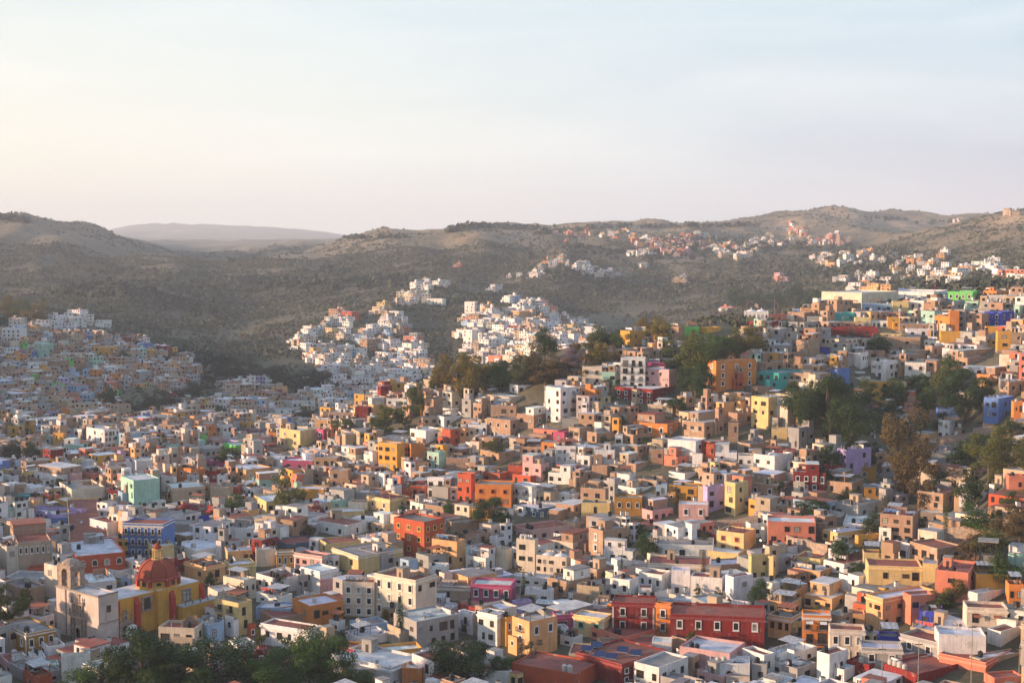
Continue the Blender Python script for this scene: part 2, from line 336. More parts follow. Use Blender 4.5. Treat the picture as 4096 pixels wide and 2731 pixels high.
# ------------------------------------------------------------------ terrain
def build_terrain():
    nu, nd = GX.shape
    V = np.empty((nu * nd, 3), 'f'); V[:, 0] = GX.ravel(); V[:, 1] = GY.ravel(); V[:, 2] = Z.ravel()
    i, j = np.meshgrid(np.arange(nu - 1), np.arange(nd - 1), indexing='ij'); a = (i * nd + j).ravel()
    Fc = np.stack([a, a + nd, a + nd + 1, a + 1], 1)
    keep = ~((DL[j.ravel()] == 0)); Fc = Fc[keep]
    me = bpy.data.meshes.new('terrain'); me.vertices.add(len(V)); me.vertices.foreach_set('co', V.ravel())
    me.loops.add(Fc.size); me.loops.foreach_set('vertex_index', Fc.ravel().astype('i'))
    me.polygons.add(len(Fc)); me.polygons.foreach_set('loop_start', np.arange(0, Fc.size, 4, dtype='i'))
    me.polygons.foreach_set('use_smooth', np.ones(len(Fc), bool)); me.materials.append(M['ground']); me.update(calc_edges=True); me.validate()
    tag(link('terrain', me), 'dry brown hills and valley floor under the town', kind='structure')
    b = MB(); b.quad([(-13000, -12000, -103), (13000, -12000, -103), (13000, 4, -103), (-13000, 4, -103)])
    tag(link('ground', b.mesh('ground', ['ground'])), 'dry ground behind the viewpoint', kind='structure')
build_terrain()

DATA = """#A1 0 2050 .43537
95,160,470,190,585;k:r;R1x6f;s;large grey-beige block with windowed top storey behind brick chimney
0,60,165,310,600;c:r;R1x1;;narrow cream tower house with round emblem
610,640,1000,255,345;Y:r;;;low pale yellow hall with long red roof
820,985,1125,90,240;w:r;;x;windowless white cube beside the blue colonial building
1125,1495,1512,105,430;V:r;L3x6fB;cx;long blue colonial building with white framed balcony windows
600,700,1150,400,600;O:w;R1x4A L1x1;s;terracotta brick mansion with pointed gothic windows
405,525,605,490,800;c:w;L2x1;;cream tower house left of the church belfry
45,230,408,700,860;b:g;;t2;low brick building left of the church facade
50,395,408,600,680;w:g;;x;long low white wall building below the brick chimney
0,240,512,1110,1345;n:g;L1x3f R1x3f;cq;mustard colonial house with white corner line
175,365,500,960,1085;w:g;R1x2 L1x1;;white rooftop house above the mustard colonial house
1455,1785,1800,1060,1260;c:r;;;pale pink house with red lean-to roof behind big trees
1785,1905,2060,1030,1210;U:w;L1x1 R1x1;t1;pale blue-grey house with roof tanks
1910,1925,2060,1000,1150;w:g;R1x2;t1;small white house with black tank by yellow balcony house
1970,2190,2315,830,1140;Y:g;L3x2B R2x1;;pale yellow house with long balcony right of the church
1695,1890,2070,500,665;P:r;L1x2 R1x1;hc;orange house with latticed parapet right of the dome
2050,2240,2352,620,810;c:w;R1x2A L1x2A;;cream house with round arched upper gallery
1910,2000,2190,725,860;c:w;R1x1;;plain pinkish beige house behind pale yellow house
2270,2290,2352,1030,1150;O:r;R1x1f;;small terracotta house with a bright window
365,440,600,1230,1370;w:g;L1x1;;small white flat house before the church door
260,290,420,1345,1430;w:w;;;tiny white shed house at lower left
535,560,830,1310,1564;w:r;L1x1;;white rounded house carrying the big satellite dish
85,290,560,1490,1600;g:g;R1x2;t2;grey flat house at bottom left with tanks
210,320,480,1505,1640;O:r;L1x1;;terracotta roofed house at bottom left edge
0,90,300,1390,1480;p:r;;t1;low pinkish house in the lower left corner
445,460,540,1400,1500;T:w;;;tiny mint walled house by the white rounded house
2235,2245,2352,1300,1500;r:w;R2x1f;;dark red house with stone framed window near big trees
1355,1400,1600,310,470;Y:w;L1x1;;pale yellow corner house right of the blue colonial building
1580,1700,1820,215,310;b:w;;;weathered tan block above the dome
1510,1768,1780,105,200;g:g;;x;blank grey wall house right of blue colonial building
1600,1800,2090,345,450;w:w;L1x1;t2;wide white flat roof house behind the dome
2065,2090,2352,355,470;P:w;R1x4;t3;peach house with three white tanks
2060,2110,2352,480,620;Y:w;R1x1;c;pale yellow house with white balustrade terrace
1110,1190,1255,610,690;U:r;;t2;small light blue house left of the dome drum
760,820,1070,640,740;w:w;R1x2;t1;white house just behind the church front roof
320,500,700,20,100;l:w;L1x4;;lilac house at the left behind the low yellow hall
430,445,740,55,115;V:w;;x;low bright blue terrace house at left
0,120,240,90,270;k:g;L1x2;c;old tan stone building at far left edge
250,260,400,510,600;O:r;;x;low brown open shed with red roof
2110,2350,2352,140,250;w:w;L1x2;t1;weathered white terrace house at upper right of the dome
1830,1945,1960,45,100;u:w;;x;royal blue rooftop hut
1600,1640,1740,430,560;r:w;R1x1;;narrow dark red house squeezed right of the dome
720,1100,1245,545,610;w:r;;x;long white parapet building between brick mansion and church
2100,2180,2352,1230,1300;w:w;;t1;white roof house right of the big trees
#A2 1024 2050 .43537
1265,1545,1735,85,420;O:g;L3x3y R3x3y;hx;tall terracotta block with ochre window frames
1615,1845,1925,265,520;P:r;L2x2 R2x1;;peach four storey house right of tall terracotta block
1925,2110,2200,330,545;w:r;L2x2B R1x1;h;white house with balcony and shaded roof terrace
185,190,350,365,515;y:w;R1x3f;cx;ochre house end of the colonial row
352,605,695,400,570;p:r;L1x4 R1x1f;cqx;pale pink colonial house with white cornice
700,940,1350,400,585;Y:g;L1x2 R1x1;cx;cream colonial corner house with blue doors
940,1150,1355,380,540;g:r;R1x1;t2;tall grey blank wall house behind the cream corner house
570,660,990,285,390;Y:r;L1x1;;long pale yellow house with white parapet behind colonial row
168,285,572,300,355;d:r;;x;dark green walled house with tables on its roof
500,835,1030,115,230;w:r;L1x3 R1x3;s;long cream white house with tall double windows
0,200,410,610,750;w:r;L1x3 R1x1;t3;white house with three tall dark windows
410,585,755,540,770;w:w;L1x1;cx;weathered white house with pink side wall
585,590,755,610,775;p:w;;x;dusky pink wall house with small arched window
800,1085,1100,640,960;c:r;L3x3f;h;cream house with red lean-to terrace roof
1085,1465,1660,620,1030;c:r;L3x4f R1x2;cs;large cream house with long awninged balcony
1265,1475,1860,1000,1260;g:w;L2x2 R2x4;;derelict grey house with crumbling plaster
1270,1400,1505,920,1000;w:r;L1x1;h;white gazebo house with orange tiled pyramid roof
335,495,800,855,1070;o:w;L1x2 R1x3;tx;bright orange house with white angular roof
0,235,335,770,860;w:w;L1x2;;low white house left of the bright orange house
0,320,338,880,1000;U:w;L1x2;t1;pale blue house left of the bright orange house
45,480,600,1080,1290;w:r;L1x4;cx;cream white long house above the bottom trees
40,165,475,965,1080;b:r;;x;low brick parapet house before the bright orange house
1465,1750,1780,800,900;w:r;L1x3;;low white house with dark windows right of cream balcony house
1665,1970,1980,680,820;k:g;L1x2;c;beige low colonial house left of magenta house
1975,2345,2352,665,840;m:w;L1x4f;cx;magenta house with navy stripe and white roof
1470,1585,1750,400,560;g:w;L1x1 R1x1;ht1;grey house with pale awning below peach house
1590,1745,1755,490,600;w:w;L1x1;;small white house below the grey awning house
2035,2215,2315,940,1240;w:w;L2x2 R1x1;c;slim white tower house with brick balustrade
2240,2300,2352,960,1230;y:r;R2x1f;;ochre house with white windows at left of stack
1855,1990,2040,930,1130;w:w;L2x1B;;narrow white house with ladder and iron balconies
1500,1800,1880,870,960;w:w;L1x4;;white house with laundry behind derelict grey house
860,960,1215,1040,1140;U:g;;t2;blue-grey terrace house with brick panels
820,930,1220,1150,1230;w:w;L1x2;;cluttered white roof house below the blue-grey terrace
670,760,820,1000,1090;w:w;L1x1;ht1;tiny white shack house with striped awning
1040,1090,1530,1280,1420;y:w;;cx;yellow house end with green cornice at bottom
775,1040,1045,1240,1400;n:r;R1x1;x;mustard wall house right of the bottom trees
700,1240,1525,1420,1600;w:w;L1x3;cs;big weathered white roofed building at bottom centre
1340,1525,1530,1430,1600;o:w;;x;orange end house with satellite dishes at bottom
0,0,180,340,500;c:w;R1x1;t1;cream house left of ochre colonial house
0,1,100,1260,1420;r:r;R1x1f;;dark red house below the long cream house
1990,2010,2352,1470,1600;w:g;L1x1;t2;white flat house with black tanks at bottom
630,640,1000,0,60;Y:w;L1x1;x;pale yellow retaining house under the big ochre wall
1045,1180,1300,30,200;k:w;L1x1;;rough tan house above terracotta block left
1740,1800,2050,90,215;b:g;L1x1;x;brick wall house right of terracotta block
1875,1925,2150,200,300;b:r;;t2;low brick house with white tank pair
2145,2200,2320,230,320;w:r;;;white house with red roof at right of terrace
2205,2300,2352,340,530;c:r;L1x2;;cream house with arches beside white balcony house
1300,1475,1760,780,860;w:g;L1x1;;hidden white house behind the tiled gazebo
#A3 2048 2050 .43537
920,1310,1330,830,1130;r:r;L2x2fB;cqx;dark red mansion with stone pilasters and balcony windows
1320,1455,1475,840,1140;o:r;L2x1fB;cx;red-orange mansion wing with one balcony
1455,2320,2352,960,1260;r:r;L1x5f;cx;long dark red building with row of white windows
1470,1640,1700,810,950;w:w;;x;white stepped wall behind the dark red mansion
1160,1280,1285,690,780;w:r;L1x1f;x;small white roof room on the dark red mansion
900,1080,1165,620,790;w:w;L1x2f;t1;white house with two red windows above mansion
1165,1375,1465,570,740;w:r;L1x3f;x;white house with three white framed windows
1465,1635,1640,530,740;w:w;;x;tall blank white tower block
1640,1930,1960,600,790;w:r;;sx;wide white building with concrete shaft
1960,2035,2215,590,850;w:r;R1x1;x;tall blank pinkish white building at right
1945,2150,2205,880,940;w:w;L1x3;;low white modern house with small windows
1965,2225,2330,980,1030;w:g;;x;white flat roof annex on the long red building
1250,1820,1835,480,600;c:r;L1x5;cs;long cream house with red parapet roof
1830,1835,2205,480,560;b:w;;tx;brick walled house with white roof
1880,2130,2240,190,380;Y:r;L2x2o;h;yellow house with red framed windows
1740,2080,2170,375,460;Y:w;;x;long yellow parapet wall house
2180,2200,2352,395,630;Y:g;R2x2;;pale yellow house at right with tall shuttered windows
1430,1740,1755,385,450;p:r;;x;low pink and maroon roofed house
1320,1850,1880,300,450;w:g;L1x3;;long old white walled house under the cliff
840,1110,1140,270,465;w:w;L2x2;t1;white modern house with big dark window strips
705,835,1080,165,415;b:g;L2x1f R1x1;s;tall brick house with pink lower wall
305,560,705,195,390;c:r;L2x4 R1x2;s;long cream house with ribbon windows and arches
40,210,240,250,560;c:w;L2x2 R1x1;t2;cream tower house left of the domed cream house
220,500,555,410,580;c:w;L2x5;d;cream house with two shallow white domes
0,60,215,330,520;w:w;L1x1;;off-white house at left of the cream tower
470,575,700,90,170;k:g;R1x1;;tan clutter roofed house below blue slate block
325,500,720,540,820;b:g;L2x2 R1x3;;old brick house with dark lower wall
595,800,845,680,850;k:r;L1x1 R1x1;t2;ochre brick house with red roof and white tanks
640,780,925,520,650;b:g;;s;brick house behind the ochre brick house
120,365,385,710,850;w:w;L1x2;t1;white house with silver tank above pink stripe
0,370,400,600,690;w:w;;t2;low white roof house with large white tank
0,40,185,820,960;l:w;R1x1;;lilac white house with laundry
565,845,925,970,1160;Y:w;L1x2t;cqx;pale yellow house with teal cornice and teal doors
735,920,925,850,930;w:w;L1x2;;white house behind pale yellow teal house
0,160,415,1000,1340;P:w;L3x1fB R1x2f;;tall orange house with white balcony windows
395,400,565,940,1150;m:w;R1x1;cx;dusty pink house with curvy gable
415,420,520,1060,1190;w:w;R1x1f;x;small white house right of tall orange house
190,395,400,910,1000;P:r;;;low orange parapet house behind tall orange house
595,1010,1415,1390,1600;r:r;R2x5f;cx;dark red arcade building with white window frames at bottom
520,1010,1015,1310,1470;k:r;L1x3;t2;weathered house with blue solar panels
0,590,800,1480,1640;O:r;;t2x;wide red flat roof building at bottom centre
860,870,1410,1240,1340;k:r;;x;brown pitched roof upper floor behind solar panels
720,1040,1460,1140,1240;s:r;L1x3;t2x;salmon vaulted roof house before dark red mansion
1285,1465,1475,1190,1340;w:w;L1x1A;x;small white chapel gable with bell niche
1465,1600,1720,1160,1300;b:g;;x;unroofed brick shell house at bottom centre
1540,2000,2140,1290,1510;p:w;L1x2;t2;faded pink walled house with white roof
1815,2185,2205,1390,1564;w:w;L1x1A;t2;weathered cream house with arched window at bottom
2205,2340,2352,1390,1564;g:w;L1x1;t1;grey house at bottom right of the stack
1700,1930,2170,1520,1600;p:w;;t1;low pink roofed house at bottom edge
440,560,650,1160,1240;w:g;;t2;low white house with dark roof before yellow teal house
2180,2190,2352,100,250;w:w;R1x1;t1;white and pink roadside house
1890,1900,2230,115,190;w:r;;x;old white brick parapet house above the yellow house
0,150,560,160,270;p:r;;t3;low pinkish house with black tanks at left of stack
#A4 3072 2050 .43537
1030,1330,1400,30,280;b:r;L3x3;t1;three storey brick house by the stone slope
0,440,445,90,300;s:w;L2x4;x;long coral pink house on stone wall
500,640,1025,185,270;Y:w;;;yellow corner house beside the brick house
800,830,1025,210,320;y:r;R1x2;h;golden yellow house with dark tiled roof
245,480,570,425,530;Y:r;L1x3;;pale yellow low house left of feathery tree
230,480,640,540,640;P:w;;;long peach house below the pale yellow low house
335,590,760,690,910;P:w;L1x3 R1x1;s;peach cubic house with rooftop block
70,235,340,720,860;P:g;;ha;peach terrace house with metal pergola
0,225,310,830,950;P:g;L1x3 R1x1;;peach house with outside metal stair
900,1055,1540,790,1090;P:w;L1x2 R2x5;cx;large ochre orange villa with white roof
745,895,900,930,1070;P:r;L1x2;x;lower ochre terrace wing of the orange villa
1310,1315,1540,760,1040;s:w;R2x2;x;brick red wing right of the orange villa
1385,1600,1620,910,1050;u:r;L1x2;t1;royal blue small house with lattice parapet
1535,1840,1915,550,830;s:r;L2x1 R1x1;t1;large salmon wall house with tree shadows
1910,2215,2225,570,720;y:g;;hx;ochre terrace restaurant with black parasols
2215,2352,2355,660,850;o:r;L1x2;h;orange house with tiled roof at right edge
1420,1560,1575,470,640;Y:w;;x;olive yellow end wall house
925,1415,1425,500,680;Y:r;L1x5;cx;yellow colonnaded gallery house with lilac trim
895,1050,1060,560,680;Y:r;L1x1;;small yellow house left of the colonnade
510,700,1000,470,560;w:r;;;low white and red roofed house behind feathery tree
880,1060,1065,385,450;Y:r;;hx;open pavilion house with dark tile roof
1830,2200,2215,880,1090;c:r;L1x3;cax;cream house with three wooden window awnings
1835,1925,2210,740,870;w:w;;x;peeling white gable house behind cream awning house
0,215,320,965,1180;P:g;L1x3 R1x1;c;pale orange colonial house at left with arched doors
225,318,320,1000,1180;Y:g;L1x2B;x;narrow cream colonial house between orange ones
320,575,590,940,1240;o:w;L2x2B;cax;orange colonial house with white awnings and balconies
570,890,900,1080,1380;c:r;L2x3f;cx;ornate cream colonial facade with stone carvings
860,1235,1240,1250,1420;g:w;L1x2f;cx;grey colonial house with white roof balustrade
1215,1560,2000,1190,1350;g:r;L1x2f;cx;grey and white long house with red roof
1570,2005,2020,1130,1340;w:w;;x;long blank white party wall at right
2015,2140,2352,1090,1250;w:r;;x;white block with red flat roof at right edge
1305,1590,1770,1100,1190;k:w;L1x1;s;small grey house with white cupola kiosk
1600,1880,1910,1080,1190;k:w;L1x3;t1;cream ruin house with outside stair
1030,1215,1220,1140,1240;u:g;L1x1;hx;low royal blue house with brown roof
1100,1200,1700,1350,1460;w:r;;x;white house with dark red flat roof
1065,1370,2070,1480,1620;r:r;;t4x;dark red roof building with four white tanks
0,180,450,1300,1420;w:w;;;white flat roof house at left of fence
450,565,735,1300,1564;w:r;;tx;tall white house with terracotta flat roof
125,270,440,1430,1564;g:g;R1x1 L1x1;;grey concrete house with ladder at bottom
10,130,300,1380,1500;w:g;;;grey roofed white house at bottom left of stack
560,700,830,1440,1564;w:w;L1x2f;;white house with blue-white windows at bottom
720,930,1090,1420,1500;r:r;;t1x;maroon wall house with concrete tank
1570,2000,2352,1390,1470;s:r;;cx;long red balustrade building at right
2060,2080,2352,1540,1620;s:r;;x;pink building corner at bottom right
1850,1950,2352,1360,1450;k:w;;tx;beige awning roofed house at right
0,50,67,400,620;Y:g;R1x2;;narrow yellow house at left below cliff
1375,1610,1620,0,90;k:w;L1x2;x;brick upper storey house on the slope
690,1000,1030,110,190;w:w;;;white terraced house with bright retaining wall
#B1 0 1520 .3488
1385,1530,1830,1150,1460;T:w;L2x3;x;mint and teal house with broken teal parapet
1530,1535,1830,1200,1380;t:w;;x;blank teal side wall building
1510,1560,1770,925,1060;w:w;;x;white antenna-topped building behind the teal house
1350,1400,1530,1205,1440;U:w;R1x2;;pale blue slim house left of the mint house
680,820,1200,1250,1400;c:g;L1x2;;cream and bare grey wall building near the street
770,835,935,1080,1230;p:w;L1x1;;dusty pink and dark red house behind grey wall
935,1060,1150,1070,1200;s:w;;;stepped salmon wall house
275,700,940,1010,1220;w:w;L2x4 R1x2;;large white house with brown panel behind palm
240,305,450,1050,1210;Y:w;R2x3B;;pale yellow house with balcony beside the large white house
0,165,215,1100,1220;w:w;L1x3;;white house with flat roof at left edge
0,240,245,1030,1110;P:w;;;long low tan house at far left
825,830,1030,905,1030;Y:g;R1x5f;c;yellow house with cornice below pale bushes
1905,1980,2352,1240,1420;k:w;R1x3 L1x1;c;wide tan house with paired windows
2040,2280,2352,1020,1185;o:r;L1x3f;;red-orange house with white windows
1845,1990,2025,1110,1290;w:w;L1x1;;cream white house right of the teal wall
405,930,995,1490,1600;l:w;;x;long lilac wall house
605,810,990,1400,1470;y:w;;x;yellow wall house behind the long lilac wall
490,560,680,1320,1410;O:g;;t1;small terracotta ruin left of cream wall building
190,320,325,1335,1390;t:g;;x;low teal wall house by white sports hall
0,365,515,1240,1350;w:w;R1x2;v;white barrel vaulted building at left
1670,1860,1900,1380,1450;w:w;L1x1;t1;small pinkish white box house
1225,1350,1355,1260,1390;r:w;L1x2f;;dark red shop house by the street
2170,2290,2352,1380,1500;c:w;;h;pinkish house with white canvas awning
990,1200,1370,570,780;w:w;L3x3 R3x4;;large white house with two red arrow marks
845,940,1000,565,700;w:g;L1x2;;white house left of the red arrow marks
605,725,745,610,780;y:w;L2x1 R1x1;t2;tall ochre house at the left slope
500,595,600,640,760;T:w;L1x1f R1x1f;;mint green house beside the tall ochre house
735,935,940,680,830;T:w;L2x3f;;aqua green house with small windows
275,420,425,460,640;y:w;L2x3;;ochre apartment house with small balconies
80,225,230,530,680;y:w;L2x3;;golden ochre house with white balcony line
910,1040,1045,155,265;U:w;L2x3;;sky blue cube house on left slope
705,895,900,330,430;o:w;;x;blank orange wall house on left slope
500,655,660,350,430;l:w;L1x2;;lilac house on left slope
#B2 820 1520 .3488
860,1090,1275,580,790;Y:w;L2x2A;;big cream yellow house with two arches
1275,1355,1415,565,700;m:w;L1x1f;;crimson pink house beside the big cream yellow house
730,855,860,600,730;o:g;L1x2;;red-orange block left of the cream yellow house
205,345,525,750,870;G:w;R1x1;x;bright lime green house
1985,2200,2285,730,1060;y:w;L3x3;x;tall orange tower house with tiny windows
2200,2290,2352,740,900;o:w;R2x2;;orange upper house right of the tower house
645,885,1240,920,1010;w:w;L1x3;;white and magenta long house
890,1235,1245,925,1020;m:w;L1x3;x;pink magenta long wall house
240,470,760,1030,1190;P:w;L2x2 R1x3f;;peach house with grey-blue storey and balustrade
545,620,910,1070,1240;T:w;L1x1 R1x3;;mint green house with tan annex
1020,1360,1365,1250,1390;y:w;;x;huge blank ochre wall house
1245,1510,1520,890,1000;b:w;L1x3;h;brick house with covered roof terrace
1490,1620,1720,770,940;w:w;L2x3o R1x1;;white house with orange lower band and laundry
1620,1725,1880,780,950;c:w;L1x2 R1x1;;cream stone house right of the orange band house
1405,1490,1840,690,760;g:w;L1x1 R1x3;;grey and stone low house with arch door
1820,1920,2000,860,1000;w:w;L1x1;x;pale lilac white blank house with roof garden
1240,1350,1430,1050,1210;b:w;L2x1;;brick house striped with concrete beams
1430,1640,1645,1030,1250;b:w;L2x2;;tall brick house with dark square opening
1645,1770,1890,980,1080;b:w;;;brick house with ornamental lattice parapet
1860,2120,2350,1370,1530;Y:r;L1x2f R1x1;c;pale yellow house with two framed windows lower centre
1440,1585,1590,1380,1480;T:w;L1x1;;small aqua house with blue balustrade
1640,1860,1870,1400,1500;c:r;;x;low cream and red roofed house
1730,2040,2050,1290,1370;g:w;L1x3;;low grey white house above the yellow lower house
2230,2351,2352,1230,1360;O:r;L1x1;;small red-orange house at right middle
60,270,275,1220,1400;k:g;L1x1;;tan house with dark doorway
0,130,135,1040,1190;r:w;L1x2;;dark red house with white framed windows
135,235,240,1090,1200;w:w;L1x1;;small white house with diagonal stair
395,570,700,1240,1340;w:g;L1x4;;low white house among shrubs
270,390,395,1220,1330;O:g;L1x1;;orange-red small house with dark doorway
0,240,245,925,1010;m:w;;;pinkish magenta wall house at left
650,700,900,790,880;b:g;L1x1;;bare brick house with yellow left wall
370,500,570,480,600;y:w;L1x2 R1x1f;;bright yellow house among grey ones
870,1000,1125,250,330;w:w;R1x2;;cream and white modern house in the valley
1870,1930,2075,210,420;P:w;L1x1;s;tall orange-lit house left of white terrace house
2080,2260,2265,210,290;w:r;L1x2;;white house with curtained terrace
1720,1870,1875,310,450;r:w;;x;dark red wall house near the olive trees
1415,1700,1705,370,450;b:w;;t1;long low brick house in the middle
1260,1420,1430,460,560;P:w;L1x1;;plain peach block by the cypress
1015,1230,1235,485,560;w:g;L1x2;t1;white house with dark door behind cream yellow house
90,205,320,520,660;w:w;L1x1 R1x2;;white stacked house on valley floor
270,370,372,1455,1545;u:u;;x;cobalt blue cube hut
0,90,250,680,770;p:g;;;pink walled house at left of lime green house
2070,2270,2352,660,720;w:w;R1x2;h;white terrace house above the orange tower house
#B3 1640 1520 .3488
1560,1725,1910,90,500;w:w;L4x2 R3x2;x;tall white five storey house with dark ribbon windows
820,1140,1560,195,320;k:w;L1x4;;wide beige concrete house with white framed windows
795,935,1045,50,190;g:w;L2x1;;pale concrete tower house by olive trees
1140,1235,1560,60,165;w:w;L1x1 R1x4;;long white villa with yellow end
150,270,410,220,420;b:g;L1x1 R1x1;;tall brick cube on hillside
375,480,560,330,410;w:r;L1x1;;small white house with red roof edge
305,390,630,420,550;w:g;L1x1 R1x2;;low white walled house below the red edged house
880,1150,1390,460,650;b:g;L1x3A R1x3;;large brick house with two big arched windows
665,878,885,510,640;w:w;L1x3;;cream white house with tall doors beside arched brick house
725,820,925,270,450;b:w;L1x2;;narrow brick and white house by small cypress
925,1215,1225,290,430;b:g;;t2;dark brick block with blue tank
1225,1420,1555,320,560;b:w;L2x2 R1x1f;;rough brick house with diamond ornaments
1740,1980,1985,440,540;g:g;;px;concrete frame building on stilts
1820,1945,2080,550,710;b:w;L1x2 R1x1;;brick house with blue painted side
2030,2140,2352,605,740;b:w;L1x2;;brick and white house at right middle
1640,1770,1815,595,710;m:g;L1x1;x;open crimson pink hut
420,575,800,790,880;b:w;L1x2 R1x2;;pinkish brick house with open balcony
195,330,415,830,1030;T:w;L2x2f R1x1;;mint green house with white framed double windows
0,10,175,740,930;o:g;;x;orange-brown house left of mint green house
415,670,675,895,1045;b:w;L1x2;;plain pinkish brick house below
805,1020,1290,830,990;b:w;L1x2 R1x1;x;wide unfinished brick house with black openings
1265,1540,1545,765,850;b:r;L1x3;;low brick house with red roof slab
1290,1500,1600,875,1170;p:w;L1x2 ;;tall pinkish white house with two square windows
1125,1285,1290,980,1110;O:r;L1x1;;red-orange house below the wide brick house
540,700,745,1080,1420;O:w;L3x2;x;deep red tower house with stair porch
745,1160,1165,1200,1470;o:g;L2x3o;x;bright orange house with four window rows
840,1030,1125,1070,1180;O:g;L1x2;;terracotta terrace house above the bright orange house
1165,1395,1530,1220,1450;w:w;L2x2fB;cx;white colonial house with two iron balconies
1175,1380,1530,1100,1215;O:w;L1x2;;red roof storey above white colonial house
200,385,400,1120,1380;w:w;L2x2B;c;white house with bay window and iron balcony
395,540,545,1130,1390;c:w;L3x2;;cream three storey house beside deep red tower
1670,1900,1905,755,970;w:w;L2x3;;cracked white house with open loggias
1910,2060,2110,780,1020;w:w;L2x2;;white cubic house with small windows right of loggias
1585,1840,1905,985,1200;w:w;L2x3;;old grey-white patched house
2110,2345,2352,800,970;w:w;L1x2o;;white house with pink railing terrace
2085,2260,2285,985,1150;b:g;;x;tall brick retaining house
1425,1610,1700,1290,1460;k:w;L1x3;h;tan house with yellow roller blinds
1700,1880,1950,1310,1400;w:w;L1x2;;small white house with green trim
1955,2240,2300,1250,1400;b:g;L1x2;;brown brick house with paired black windows
1965,2290,2300,1410,1560;Y:g;L1x3;t1;yellow house below the brown brick house
1185,1470,1800,1480,1600;d:w;L1x3f R1x4f;;blue slate block with white windows
1510,1700,1705,1415,1480;w:w;L1x1;;white roof hut on the slate block
0,150,350,1420,1530;w:w;L1x2;;white cluttered house at lower left
105,385,545,1450,1560;b:g;R1x1;t1;low brick house with tanks near round tree
0,190,195,1210,1360;O:w;L1x2;h;small red and cream house under awning roof
0,180,385,580,740;w:w;L1x2 R1x1;;white house with brick side at left
#B4 2460 1520 .3488
205,600,765,420,680;o:r;L2x3f R1x2f;;red-orange restaurant house with arches and pergola
375,660,735,290,430;k:w;L1x3;dh;stone rooftop storey with white cupola
770,1025,1300,400,700;b:w;L2x3 R3x3;t2;big four storey brick house with clotheslines
1300,1415,1420,490,710;b:w;L1x2;;brick annex right of the big brick house
1300,1410,1585,380,550;b:w;R1x2;;brick house with glazed white balcony room
1565,1760,2015,200,570;Y:w;L3x2 R3x3;;tall pale yellow apartment house with rounded balconies
1565,1650,1915,80,200;b:w;L1x2;;brick top storey with blue terrace wall
1070,1160,1620,0,140;o:w;R1x5f;;hidden base of orange apartment house
0,430,695,105,300;r:w;L2x5f;x;long dark red house with tall white windows
1725,1780,2105,0,150;t:g;R2x4;x;turquoise lower wall house
1150,1400,1410,740,940;w:w;L1x2;;pale blue brick house with wooden windows
1045,1140,1150,735,940;O:g;L1x2;x;narrow red wall house
605,925,1045,700,950;w:w;R1x1;x;white curved parapet house
565,720,885,790,1010;s:g;L2x2 R1x1;t1;coral red house with ochre small windows
885,1000,1010,850,1010;w:w;R1x2;;peeling white house right of coral red house
390,555,560,790,960;b:w;L1x2;;brick house with castle-like parapet
5,240,400,870,1060;b:w;L2x2;;brick house with open concrete balconies
90,210,430,540,750;b:g;L2x1 R1x2;h;brick house with cluttered covered roof
0,85,90,635,750;w:w;L1x1;;small white house at left with lattice
1405,1550,1785,730,870;b:g;L1x2;;brick house with hanging laundry sheets
1980,2110,2205,550,800;g:w;L2x2 R2x1;;unfinished grey block house by dark trees
1800,1975,1980,560,690;Y:w;;x;cream sloping stair wall house
1800,2080,2085,810,930;r:w;L1x4f;;dark red house with white framed windows at right
2050,2340,2352,960,1280;r:w;L3x3f;;dark maroon three storey house with white windows
1590,1830,2040,870,1100;w:w;L1x2;d;white angular house with sloping gable roof
1415,1720,1725,870,1000;w:g;L1x4;;low white strip house under laundry
1200,1385,1590,950,1060;b:g;L1x2;;dark brick house in the middle right
1530,1860,2050,1110,1340;b:w;L1x2f R1x3f;;long brick house with white drainpipe
1260,1380,1530,1180,1560;Y:w;L3x1 R2x1;;slim pale yellow house with brick base
1010,1060,1260,1220,1530;l:w;R2x2;;pale lilac house beside slim yellow house
615,940,1005,1220,1400;n:g;L2x2;t1;brown-orange house with metal tank
470,595,600,1200,1330;U:g;L1x1;;aqua blue small wall house
240,480,610,1150,1240;b:g;L1x2;;low dark brick house at left middle
615,800,990,1070,1160;w:g;R1x2;;white house with paired tall windows
20,165,240,1080,1240;w:g;L1x1;;plain beige house with grey side
15,240,600,1260,1330;w:w;L1x3A;;white house with arched window and blue terrace
0,310,315,1350,1560;n:g;L1x3A;x;orange-brown house with three arched windows
310,430,670,1400,1640;p:w;L2x1 R2x3;t2;pale pink three storey house on rock
730,1070,1080,1430,1620;p:w;L1x2f;x;pale pink house with two shuttered windows on rock
1840,2110,2115,1450,1530;b:w;L1x1;h;small brick shack with rusty tin roof
#B5 3276 1520 .3488
210,315,600,800,1080;l:g;L2x3 R2x2;h;lilac house with covered roof terrace
715,870,1150,690,870;t:g;L1x2 R1x1;;turquoise green house behind the eucalyptus
860,1070,1200,430,600;w:w;L1x1 R1x1;;white house with large barred window
1370,1500,1560,460,690;w:g;L2x2;;old cream two storey house by stone stairs
1080,1195,1200,440,550;Y:w;L1x1;;narrow yellowish house with shell roof
545,650,655,520,680;w:w;L2x1;;small white and blue house beside dark tree
1890,2060,2235,210,500;V:w;L2x2 R2x1;;bright blue two storey house at the right
2235,2352,2355,250,460;o:g;L1x2;;orange house at right edge above stone wall
620,775,780,360,470;k:g;L1x3A;;grey house with three arched openings
390,660,665,1000,1210;n:r;L1x1A;;mustard block house with arched window and laundry
90,380,515,1080,1370;b:g;L2x2 R1x1;t1;irregular brick house with laundry balcony
60,150,275,980,1110;r:w;L1x2f;;low maroon house with white windows beside lilac house
660,860,890,990,1180;g:w;L1x2;;grey white house behind eucalyptus base
